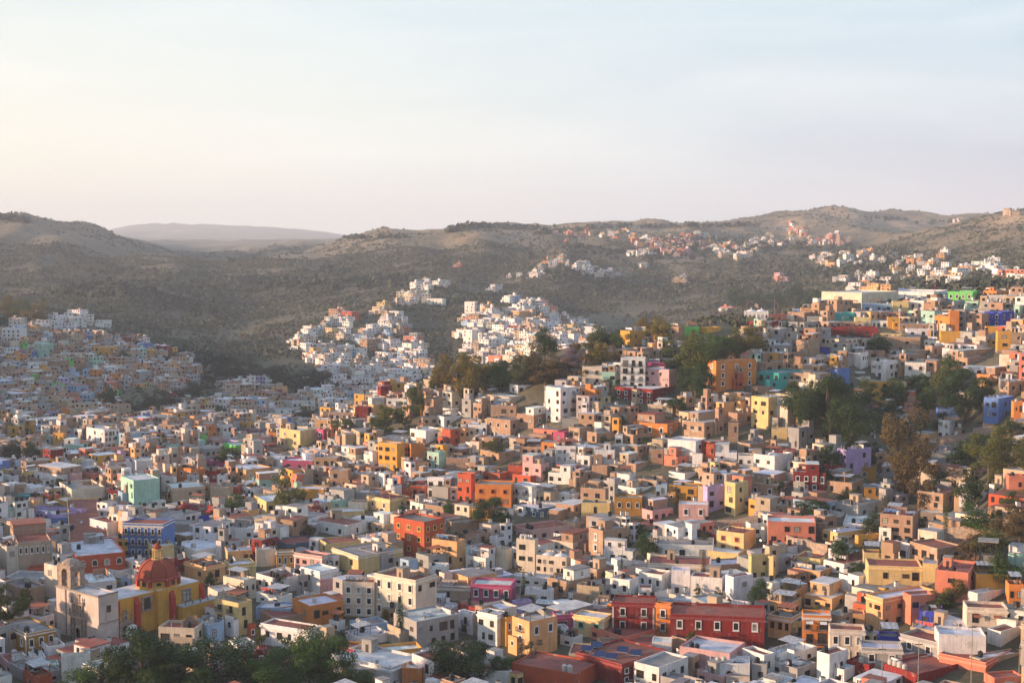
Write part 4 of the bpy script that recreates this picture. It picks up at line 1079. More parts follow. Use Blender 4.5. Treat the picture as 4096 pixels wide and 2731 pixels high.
        for q in range(max(1, int(aw / 2.4))): w_ = put_window(o, 'L', -(xa + aw * (q + .5) / max(1, int(aw / 2.4))), ah - 1.35, 1.0, 1.25, random.choice('dddf'), False, 0); w_.location.y = -ad
    if clutter:
        for k in range(random.randint(1, 3)):
            px, py = random.uniform(-wl + .3, -.3), random.uniform(.3, wr - .3); link('roof_pipe', PIPE, root, (px, py, zr), 0, (1, 1, random.uniform(.5, 2.6)))
        if random.random() < .5:
            px, py = random.uniform(-wl + .6, -.9), random.uniform(.5, max(.6, wr - 1)); q = random.uniform(.25, .8); link('roof_box', RBOX, root, (px, py, zr), 0, (q, q * .8, random.uniform(.3, .9)))
        if random.random() < .24 and wl > 4:
            b = MB(); L_ = min(wl - 1.4, 4.5); x0 = -wl + .7; yy = random.uniform(.6, max(.7, wr * .4))
            for xx in (x0, x0 + L_): b.tube((xx, yy, zr), (xx, yy, zr + 1.9), .03, n=4)
            b.tube((x0 - .02, yy, zr + 1.84), (x0 + L_ + .02, yy, zr + 1.84), .035, n=4)
            xx = x0 + .2; cl = MB()
            while xx < x0 + L_ - .6:
                w_ = random.uniform(.4, .8); cl.box(xx, xx + w_, yy - .015, yy + .015, zr + 1.8 - random.uniform(.5, 1.0), zr + 1.79); xx += w_ + random.uniform(.05, .3)
            o = link('clothesline', b.mesh('clothesline', ['metal']), root); link('laundry', cl.mesh('laundry', ['cloth']), o, color=random.choice([(.65, .65, .68), (.5, .1, .1), (.1, .2, .45), (.6, .5, .4)]))
    return root
def parse():
    out = []; ox = oy = 0; sc_ = 1; tile = ''
    for ln in DATA.strip().splitlines():
        if ln.startswith('#'):
            tile, a, b, c = ln[1:].split(); ox, oy, sc_ = float(a), float(b), float(c); continue
        nums, rest = ln.split(';', 1); xl, xc, xr, yt, yb = [float(v) for v in nums.split(',')]
        colr, win, feat, label = rest.split(';', 3) if rest.count(';') >= 3 else (rest.split(';') + [''] * 4)[:4]
        col, _, rf = colr.partition(':')
        out.append(dict(xl=ox + xl * sc_, xc=ox + xc * sc_, xr=ox + xr * sc_, yt=oy + yt * sc_, yb=oy + yb * sc_, col=col, rf=rf or 'w', win=win, feat=feat, label=label.strip(), tile=tile))
    return out
HOUSES = []
def place(h):
    far = h['tile'].endswith('F')
    X, Y, G = hit(h['xc'], h['yb'], 900 if far else 245)
    if not far and Y > 900 and not h['tile'].startswith('C3') and not h['tile'].startswith('B1') and not h['tile'].startswith('B2'): X, Y, G = hit(h['xc'], h['yb'] + 25, 245)
    kx, _ = ray(h['xc'], h['yt'])
    _, kz = ray(h['xc'], h['yt']); X = kx * Y; zt = kz * Y
    tot = h['xr'] - h['xl']; fl = (h['xc'] - h['xl']) / tot; fr = 1 - fl
    if fl > .93: phi = R(9); 
    elif fl < .07: phi = R(78)
    else: phi = math.atan2(math.sqrt(fr), math.sqrt(fl)); phi = min(max(phi, R(14)), R(72))
    base_az = math.atan2(X, Y)
    phi = phi - base_az * .0
    kl, _ = ray(h['xl'], h['yt']); kr, _ = ray(h['xr'], h['yt'])
    c, s = math.cos(phi), math.sin(phi)
    wl = (X - kl * Y) / (c + kl * s); wr = (kr * Y - X) / max(.05, (s - kr * c))
    mx = 34
    if fl > .93: wr = min(11, max(4.5, wl * .7))
    if fl < .07: wl = min(9, max(4, wr * .6))
    wl = min(max(wl, 1.6), 75); wr = min(max(wr, 1.8), mx)
    if zt - G < 2.2: zt = G + 2.2
    return (X, Y, G), zt, phi, wl, wr
def plan_footprint(C, phi, wl, wr): 
    c, s = math.cos(phi), math.sin(phi); cx = C[0] + (-wl * c + wr * s) / 2; cy = C[1] + (wl * s + wr * c) / 2
    return cx, cy, wl, wr, phi
seen_labels = {}
for h in parse():
    C, zt, phi, wl, wr = place(h); col = PAL[h['col']]; rc = ROOF.get(h['rf'], ROOF['w'])
    lab = h['label']; lw = lab.lower()
    nm = 'colonial_house' if 'colonial' in lw else 'apartment_building' if 'apartment' in lw else 'brick_house' if 'brick' in lw and h['col'] == 'b' else 'tower_house' if 'tower' in lw else 'mansion' if ('mansion' in lw or 'villa' in lw) else 'cubic_house' if ('block' in lw or 'cub' in lw) else 'terrace_house' if 'terrace' in lw else 'house'
    feat = h['feat']
    house(C, zt, phi, wl, wr, col, rc, lab, h['win'], feat, nm, nm.replace('_', ' '), brick=h['col'] == 'b', near=C[1] < 620)
    FOOT.append(plan_footprint(C, phi, wl, wr)); OCC.append((h['xl'], h['xr'], h['yt'], h['yb'], C[1], lab)); HOUSES.append((h, C, zt))
# ------------------------------------------------------------------ church with belfry and red dome
def A1(x, y): return x * .43537, 2050 + y * .43537
def church():
    # long wall face turns away to the right; measured at the near corner of the white front block
    sx, sy = A1(912, 1215); X, Y, G = hit(sx, sy); kx, _ = ray(sx, sy)
    phi = R(38); c, s = math.cos(phi), math.sin(phi)
    def lx(px):   # distance along the front face to a screen column
        k, _ = ray(A1(px, 0)[0], 2300); return (X - k * Y) / (c + k * s)
    def ly(px):
        k, _ = ray(A1(px, 0)[0], 2300); return (k * Y - X) / (s - k * c)
    def zt(py, dy=0.0):
        _, k = ray(sx, A1(0, py)[1]); return k * (Y + dy) - G
    root = tag(link('church', None, None, (X, Y, G), -phi), 'old colonial church with red dome, belfry and carved pink stone doorway', 'church')
    wf = lx(512); H = zt(768); d1 = ly(1080)
    st = (.62, .52, .45)
    f = link('facade_block', wall_mesh(wf, d1, H, -3, False, .3, .5), root, color=(.56, .45, .39))
    link('roof', slab(-wf + .5, -.5, .5, d1 - .5, H - .8, H - .25), root, color=(.6, .58, .56))
    # carved portal on the front face
    cx = -lx(712) ; 
    b = MB(); Pw = 3.6
    for xx in (-2.9, -1.75, 1.4, 2.55): b.tube((cx + xx + .17, -.35, 0), (cx + xx + .17, -.35, H * .42), .22, n=8); b.box(cx + xx - .1, cx + xx + .44, -.62, -.01, 0, .9); b.box(cx + xx - .08, cx + xx + .42, -.6, -.01, H * .42, H * .45)
    b.box(cx - 3.3, cx - 1.25, -.16, -.004, 0, H * .42); b.box(cx + 1.25, cx + 3.3, -.16, -.004, 0, H * .42); b.box(cx - 1.25, cx + 1.25, -.16, -.004, H * .30, H * .42)
    b.box(cx - 3.5, cx + 3.5, -.7, -.005, H * .45, H * .485); b.box(cx - 2.3, cx + 2.3, -.2, -.004, H * .485, H * .74)
    for xx in (-2.1, -1.35, 1.1, 1.85): b.tube((cx + xx + .1, -.3, H * .485), (cx + xx + .1, -.3, H * .72), .15, n=8)
    b.box(cx - 2.5, cx + 2.5, -.5, -.005, H * .735, H * .76); b.box(cx - .8, cx + .8, -.2, -.004, H * .76, H * .93); b.box(cx - 1.0, cx + 1.0, -.4, -.004, H * .93, H * .945)
    for xx, z in ((-3.1, .485), (3.1, .485), (-2.3, .76), (2.3, .76)): b.lathe([(.22, 0), (.3, .4), (.12, .7), (.2, 1.1), (.05, 1.7), (0, 1.9)], 8, c=(cx + xx, -.3, H * z))
    for xx in (-2.35, 1.98):
        b.box(cx + xx, cx + xx + .4, -.3, -.17, H * .18, H * .3)
    link('portal', b.mesh('portal', ['stone']), root)
    for z, w, h, mt in ((H * .14, 2.3, H * .28, 'A'), (H * .62, 1.1, 2.0, 'd'), (H * .845, .6, 1.3, 'A')):
        o = link('window' if z > H * .2 else 'door', FR[mt], root, (cx, -.17, z), 0, (w, 1.2, h), (.45, .33, .28)); link('pane', PN[mt == 'A'], o)
    put_window(root, 'R', ly(992), H * .70, 1.2, 1.7, 'd', True, 5); put_window(root, 'L', lx(855), H * .12, .8, 1.0, 'd', True, 5)
    b = MB(); b.box(-lx(600) - .15, -lx(600) + .15, -.2, -.003, 0, H); b.box(.003, .2, .1, d1 - .1, H * .42, H * .44); link('downpipe', b.mesh('downpipe', ['stone']), root)
    b = MB(); b.box(-wf - .2, .2, -.22, -.006, H - .3, H + .08); b.box(.004, .24, -.1, d1, H - .1, H + .25); link('cornice', b.mesh('cornice', ['conc']), root)
    # belfry on the left end of the front
    bz = H; bw = (lx(520) - lx(715)) * .58; bx = -lx(530) + bw; bd = bw * .8; bh = zt(515) - H
    r = link('belfry', None, root, (0, 0, 0))
    b = MB(); q = bw * .27
    x0, x1, y0, y1 = bx - bw, bx, .15, .15 + bd
    for xa, ya in ((x0, y0), (x1 - q, y0), (x0, y1 - q), (x1 - q, y1 - q)): b.box(xa, xa + q, ya, ya + q, bz, bz + bh * .72)
    xm = (x0 + x1) / 2; ym = (y0 + y1) / 2
    for yy in (y0, y1 - .4): b.box(xm - .25, xm + .25, yy, yy + .4, bz, bz + bh * .7) if False else None
    for (fx0, fx1, yy) in ((x0 + q, x1 - q, y0), (x0 + q, x1 - q, y1 - q)):
        rr = (fx1 - fx0) / 2; zc = bz + bh * .72 - .2
        n = 8
        for k in range(n):
            a, a2 = math.pi * k / n, math.pi * (k + 1) / n; mx = (fx0 + fx1) / 2
            p = lambda t: (mx - rr * math.cos(t), zc - rr * .9 + rr * math.sin(t))
            (xa, za), (xb, zb) = p(a), p(a2); b.quad([(xa, yy, za), (xb, yy, zb), (xb, yy, bz + bh * .74), (xa, yy, bz + bh * .74)]); b.quad([(xa, yy, za), (xa, yy + q, za), (xb, yy + q, zb), (xb, yy, zb)])
    for xx in (x0, x1):
        ya, yb = y0 + q, y1 - q; rr = (yb - ya) / 2; zc = bz + bh * .52; n = 8
        for k in range(n):
            p = lambda t: ((ya + yb) / 2 - rr * math.cos(t), zc + rr * math.sin(t) * .8)
            (aa, za), (ab, zb) = p(math.pi * k / n), p(math.pi * (k + 1) / n); b.quad([(xx, aa, za), (xx, ab, zb), (xx, ab, bz + bh * .74), (xx, aa, bz + bh * .74)])
    b.box(x0 - .35, x1 + .35, y0 - .35, y1 + .35, bz + bh * .74, bz + bh * .80); b.box(x0 - .1, x1 + .1, y0 - .1, y1 + .1, bz + bh * .80, bz + bh * .86)
    b.box(x0 - .3, x1 + .3, y0 - .3, y1 + .3, bz - .01, bz + .35)
    b.lathe([(bw * .46, bh * .86), (bw * .42, bh * .93), (bw * .25, bh), (bw * .1, bh * 1.05), (0, bh * 1.06)], 8, c=(xm, ym, bz))
    link('tower', b.mesh('tower', ['stone']), r)
    b = MB(); b.lathe([(.62, -1.1), (.5, -.9), (.4, -.35), (.3, -.1), (0, 0)], 12, c=(xm - .2, ym, bz + bh * .62)); b.box(xm - 1.4, xm + 1.2, ym - .08, ym + .08, bz + bh * .62, bz + bh * .65); link('bell', b.mesh('bell', ['iron'], True), r)
    # nave
    yn = d1; L_ = ly(1850); nd = L_ - yn; nw = wf * .62; hn = H * .95 - 1.7; ysx = ly(1430)
    ob = lambda nm, x0, x1, y0, y1, z0, z1, col, mt='wall', par=root: link(nm, box1(x0, x1, y0, y1, z0, z1, mt), par, color=col)
    oc = (.60, .30, .045); rd = (.42, .045, .03)
    ob('nave', -nw, -.6, yn + .01, L_, -3, hn, oc); ob('nave_roof', -nw + .3, -.9, yn + .3, L_ - .3, hn, hn + .12, (.62, .6, .58), 'roof')
    t0, t1 = ysx, ly(1560); tx = .9
    ob('transept', -.6 + .003, tx, t0, L_ - 1.5, -3, hn + .3, oc); ob('transept_roof', -.5, tx - .2, t0 + .2, L_ - 1.7, hn + .3, hn + .42, (.62, .6, .58), 'roof')
    for px, pr_ in ((1260, -.6), (1550, tx), (1825, tx)):
        yy = ly(px); b = MB(); b.box(pr_ + .004, pr_ + .9, yy - .7, yy + .7, -3, hn * .8)
        b.quad([(pr_ + .9, yy - .7, hn * .8), (pr_ + .9, yy + .7, hn * .8), (pr_, yy + .7, hn * .97), (pr_, yy - .7, hn * .97)]); b.quad([(pr_ + .004, yy - .7, hn * .8), (pr_ + .9, yy - .7, hn * .8), (pr_ + .004, yy - .7, hn * .97)])
        link('buttress', b.mesh('buttress', ['wall']), root, color=rd)
    ob('buttress', -.59, -.45, yn + .1, yn + .9, -3, hn * .97, rd)
    for px, base_ in ((1355, -.6), (1690, tx)):
        yy = ly(px); o = link('window', FR['A' if False else 'd'], root, (base_, yy, hn * .74), R(90), (2.2, 2.2, 2.9), (.4, .3, .25)); link('pane', PN[False], o)
        b = MB(); q = .45
        for s_ in (-1, 1): b.box(base_ + .003, base_ + .3, yy + s_ * 1.3 - q / 2, yy + s_ * 1.3 + q / 2, hn * .74 - 1.9, hn * .74 + 1.9)
        for s_ in (-1, 1): b.box(base_ + .003, base_ + .32, yy - 1.07, yy + 1.07, hn * .74 + s_ * 1.7 - .2, hn * .74 + s_ * 1.7 + .2)
        link('window_surround', b.mesh('window_surround', ['stone']), root)
    yy = ly(1155); b = MB(); b.box(-.597, -.2, yy - 1.9, yy - 1.1, -2, hn * .36); b.box(-.597, -.2, yy + 1.1, yy + 1.9, -2, hn * .36); b.box(-.597, -.1, yy - 2.0, yy + 2.0, hn * .36, hn * .42); b.box(-.597, -.3, yy - .7, yy + .7, hn * .42, hn * .62); b.box(-.597, -.2, yy - .95, yy + .95, hn * .62, hn * .65)
    for q in (-1.7, 1.7): b.lathe([(.2, 0), (.28, .4), (.1, .7), (.18, 1.0), (0, 1.7)], 8, c=(-.4, yy + q, hn * .42))
    for q in (-.5, 0, .5): b.lathe([(.1, 0), (.16, .3), (0, .9)], 6, c=(-.4, yy + q, hn * .65))
    link('side_portal', b.mesh('side_portal', ['stone']), root)
    o = link('side_door', FR['A'], root, (-.6, yy, hn * .16), R(90), (2.3, 1.0, hn * .40), (.45, .33, .28)); link('pane', PN[True], o)
    o = link('niche', FR['A'], root, (-.3, yy, hn * .52), R(90), (.7, 1.0, 1.4), (.45, .33, .28)); link('pane', PN[True], o)
    ob('side_aisle', tx + .005, tx + 2.6, t1 + 1.2, L_ + 3, -3, hn * .52, oc); ob('aisle_roof', tx + .1, tx + 2.7, t1 + 1.1, L_ + 3.1, hn * .52, hn * .56, (.45, .43, .41), 'roof')
    for k in range(4): b = MB(); b.box(tx + 2.3, tx + 2.6, t1 + 2 + k * 2.4, t1 + 2.3 + k * 2.4, hn * .56, hn * .66); link('pinnacle', b.mesh('pinnacle', ['conc']), root)
    # drum and dome
    yc = (t0 + L_ - 1.5) / 2; k1, _ = ray(A1(1450, 0)[0], 2300)
    # world centre of drum on the nave axis
    xc = -nw * .42; cr, sr = math.cos(-phi), math.sin(-phi)
    for it in range(30):
        wx, wy = X + xc * cr - yc * sr, Y + xc * sr + yc * cr
        err = wx - k1 * wy; yc -= err * .6
    wy = Y + xc * sr + yc * cr
    zz = lambda py: ray(sx, A1(0, py)[1])[1] * wy - G
    rr = (ray(A1(1645, 0)[0], 2300)[0] - ray(A1(1255, 0)[0], 2300)[0]) * wy / 2
    zb, z1, z2, z3, z4 = hn, zz(590), zz(425), zz(330), zz(270)
    a0 = R(22.5) + phi - math.atan2(X, Y)
    b = MB(); b.lathe([(rr * 1.06, zb - 1), (rr * 1.06, zb + .9), (rr, zb + .9), (rr, z1)], 8, c=(xc, yc, 0), a0=a0); link('drum', b.mesh('drum', ['wall']), root, color=(.62, .34, .07))
    b = MB(); b.lathe([(rr, z1), (rr * 1.12, z1 + .1), (rr * 1.12, z1 + .45), (rr * .98, z1 + .6), (rr * .9, z1 + .61)], 8, c=(xc, yc, 0), a0=a0); link('drum_cornice', b.mesh('drum_cornice', ['wall']), root, color=(.36, .05, .035))
    for k in range(8):
        a = a0 + k * math.pi / 4; b = MB(); px, py = xc + rr * math.cos(a), yc + rr * math.sin(a)
        b.lathe([(.62, zb + .9), (.62, z1)], 4, c=(px, py, 0), a0=a + R(45)); link('drum_pilaster', b.mesh('drum_pilaster', ['wall']), root, color=rd)
        am = a + math.pi / 8; ap = rr * math.cos(math.pi / 8)
        o = link('window', FR['A'], root, (xc + (ap + .02) * math.cos(am), yc + (ap + .02) * math.sin(am), (zb + .9 + z1) / 2), am + R(90), (1.5, 1.2, (z1 - zb - .9) * .68 if k % 2 else 1.5), rd if k % 2 == 0 else (.5, .3, .1)); link('pane', PN[True], o)
    rd0 = rr * .95; hd = z2 - z1 - .5
    prof = [(rd0 * math.cos(t) ** .85 if t < 1.5 else 0, z1 + .55 + hd * 1.06 * math.sin(t)) for t in [math.pi / 2 * q / 10 for q in range(10)]]
    prof = [(max(r_, .0), z) for r_, z in prof if r_ > rr * .24] + [(rr * .24, z2)]
    b = MB(); b.lathe(prof, 8, c=(xc, yc, 0), a0=a0); link('dome', b.mesh('dome', ['wall']), root, color=(.30, .062, .032))
    for k in range(8):
        a = a0 + k * math.pi / 4; b = MB()
        for (r0, q0), (r1, q1) in zip(prof, prof[1:]): b.tube((xc + r0 * math.cos(a), yc + r0 * math.sin(a), q0), (xc + r1 * math.cos(a), yc + r1 * math.sin(a), q1), .13, n=5)
        link('dome_rib', b.mesh('dome_rib', ['wall']), root, color=(.22, .04, .025))
    lt = link('lantern', None, root, (xc, yc, 0)); rl = rr * .22
    b = MB(); b.lathe([(rl * 1.3, z2 - .1), (rl * 1.3, z2 + .25), (rl * 1.1, z2 + .3)], 8); b.lathe([(rl, z3 - .3), (rl * 1.2, z3 - .15), (rl * 1.2, z3), (rl * .9, z3 + .05)], 8)
    for k in range(8): a = k * math.pi / 4 + .3; b.tube((rl * .85 * math.cos(a), rl * .85 * math.sin(a), z2 + .2), (rl * .85 * math.cos(a), rl * .85 * math.sin(a), z3 - .2), rl * .17, n=6)
    link('colonnade', b.mesh('colonnade', ['trim']), lt, color=(.62, .42, .18))
    b = MB(); hl = z4 - z3; b.lathe([(rl * .9, z3), (rl * .8, z3 + hl * .4), (rl * .45, z3 + hl * .75), (.12, z3 + hl * .95), (.0, z3 + hl)], 10); link('cupola', b.mesh('cupola', ['wall'], True), lt, color=(.30, .062, .032))
    b = MB(); b.tube((0, 0, z4 - .1), (0, 0, z4 + 1.6), .05, n=5); b.box(-.4, .4, -.04, .04, z4 + 1.0, z4 + 1.1); link('cross', b.mesh('cross', ['iron']), lt)
    cl, sl_ = math.cos(-phi), math.sin(-phi)
    for lx_, ly_, a_, b_2 in ((-wf / 2, d1 / 2, wf, d1 * 1.3), (-nw / 2, (d1 + L_) / 2, nw + 3, L_ - d1 + 3)): FOOT.append((X + lx_ * cl - ly_ * sl_, Y + lx_ * sl_ + ly_ * cl, a_ * 1.15, b_2 * 1.1, phi))
    OCC.append((A1(1080, 0)[0], A1(1900, 0)[0], A1(0, 480)[1], A1(0, 1060)[1], Y + 45, 'nave'))
    OCC.append((A1(505, 0)[0], A1(1900, 0)[0], A1(0, 480)[1], A1(0, 1190)[1], Y + 22, 'the old church'))
def box1(x0, x1, y0, y1, z0, z1, mt):
    b = MB(); b.box(x0, x1, y0, y1, z0, z1); return b.mesh('block', [mt])
church()

# ------------------------------------------------------------------ trees
def leaf_crown(seed, n, leaf, shape='round'):
    rs = np.random.RandomState(seed); nc = {'round': 19, 'loose': 17, 'cypress': 16, 'bare': 22, 'pine': 14}[shape]
    C = []; 
    for k in range(nc):
        if shape == 'cypress': t = (k + .5) / nc; C.append((rs.normal(0, .03), rs.normal(0, .03), .06 + .92 * t, .17 * math.sin(math.pi * min(.97, t * .75 + .22)) + .02))
        elif shape == 'pine': t = (k + .5) / nc; C.append((rs.normal(0, .16 * (1.05 - t)), rs.normal(0, .16 * (1.05 - t)), .25 + .72 * t, .17 * (1.15 - t)))
        else:
            d = rs.normal(size=3); d /= np.linalg.norm(d); r = rs.uniform(.12, 1) ** .5
            z = .54 + d[2] * r * .38 * (1.15 if shape == 'loose' else 1)
            w = .38 if shape == 'round' else .36; C.append((d[0] * r * w, d[1] * r * w, max(.15, z), rs.uniform(.08, .19) * (.72 if shape == 'loose' else 1.0)))
    C = np.array(C); wt = C[:, 3] ** 2; idx = rs.choice(nc, n, p=wt / wt.sum())
    d = rs.normal(size=(n, 3)); d /= np.linalg.norm(d, axis=1)[:, None]; rad = C[idx, 3] * rs.uniform(.35, 1.08, n) ** .6
    flat = np.array([1, 1, 2.6 if shape == 'cypress' else .8]); P = C[idx, :3] + d * rad[:, None] * flat
    P[:, 2] = np.maximum(P[:, 2], .08)
    a = d + rs.normal(0, .55, (n, 3)); a /= np.linalg.norm(a, axis=1)[:, None]
    t = np.cross(a, rs.normal(size=(n, 3))); t /= np.linalg.norm(t, axis=1)[:, None]; u = np.cross(a, t)
    s = (leaf * rs.uniform(.6, 1.5, n))[:, None]
    V = np.stack([P - t * s, P + u * s * .55, P + t * s, P - u * s * .55], 1).reshape(-1, 3)
    me = bpy.data.meshes.new('crown'); me.vertices.add(4 * n); me.vertices.foreach_set('co', V.astype('f').ravel()); me.loops.add(4 * n); me.loops.foreach_set('vertex_index', np.arange(4 * n, dtype='i'))
    me.polygons.add(n); me.polygons.foreach_set('loop_start', np.arange(0, 4 * n, 4, dtype='i')); me.materials.append(M['leaf']); me.update(calc_edges=True)
    return me, C
def trunk_mesh(seed, C, shape):
    rs = random.Random(seed); b = MB()
    if shape in ('cypress', 'pine'): b.tube((0, 0, -.1), (0, 0, .9), .022, .005, 6)
    else:
        top = (rs.uniform(-.04, .04), rs.uniform(-.04, .04), .34); b.tube((0, 0, -.15), top, .032, .022, 7)
        for c in C[::2 if shape != 'bare' else 1]:
            m = tuple(top[i] * .45 + c[i] * .55 + rs.uniform(-.03, .03) for i in range(3)); b.tube(top, m, .015, .009, 5, cap=False); b.tube(m, tuple(c[:3]), .009, .003, 4, cap=False)
            if shape in ('bare', 'loose'):
                for q in range(5 if shape == 'bare' else 2): e = tuple(c[i] + rs.uniform(-.12, .12) for i in range(3)); b.tube(m, e, .005, .0015, 3, cap=False)
    return b.mesh('trunk', ['bark'])
PROTO = {}
for shape, variants, n, leaf in (('round', 4, 5200, .017), ('big', 3, 15000, .0105), ('loose', 3, 3400, .016), ('cypress', 2, 1500, .02), ('bare', 2, 420, .013), ('pine', 2, 1800, .02)):
    PROTO[shape] = []
    for v in range(variants):
        sh = 'round' if shape == 'big' else shape
        me, C = leaf_crown(11 + v * 7 + len(shape), n, leaf, sh); PROTO[shape].append((me, trunk_mesh(v, C, sh)))
TC = dict(dg=(.030, .062, .020), g=(.050, .095, .022), ol=(.085, .10, .028), br=(.105, .075, .032), gd=(.16, .125, .03), pu=(.20, .14, .22), mg=(.20, .03, .06), sc=(.05, .055, .035), bl=(.03, .05, .035))
TREES = []
def tree(dx, dy, h, w, shape, tc, label, name='tree', X=None):
    """dx, dy: foot of the tree, h and w: its height and width, all in 2352-pixel coordinates"""
    mw, mh = (1.45, 1.25) if shape == 'big' else (1.22, 1.12) if shape in ('round', 'loose') else (1, 1); w *= mw; h *= mh
    X, Y, G = hit(dx * K, dy * K)
    Hm = h * K / F * Y; Wm = w * K / F * Y
    wn = {'round': .95, 'big': .95, 'loose': .85, 'cypress': .34, 'bare': .9, 'pine': .6}[shape]
    me, tr = random.choice(PROTO[shape]); s = Wm / wn
    r = tag(link(name, None, None, (X, Y, G - .2), random.uniform(0, 6.28), (s, s, Hm)), label, name.replace('_', ' '), 'trees growing between the houses')
    link('crown', me, r, color=jit(TC[tc], .15)); link('trunk', tr, r)
    TREES.append((X, Y, s * .4)); OCC.append(((dx - w * .5) * K, (dx + w * .5) * K, (dy - h) * K, (dy - h * .25) * K, Y, label))
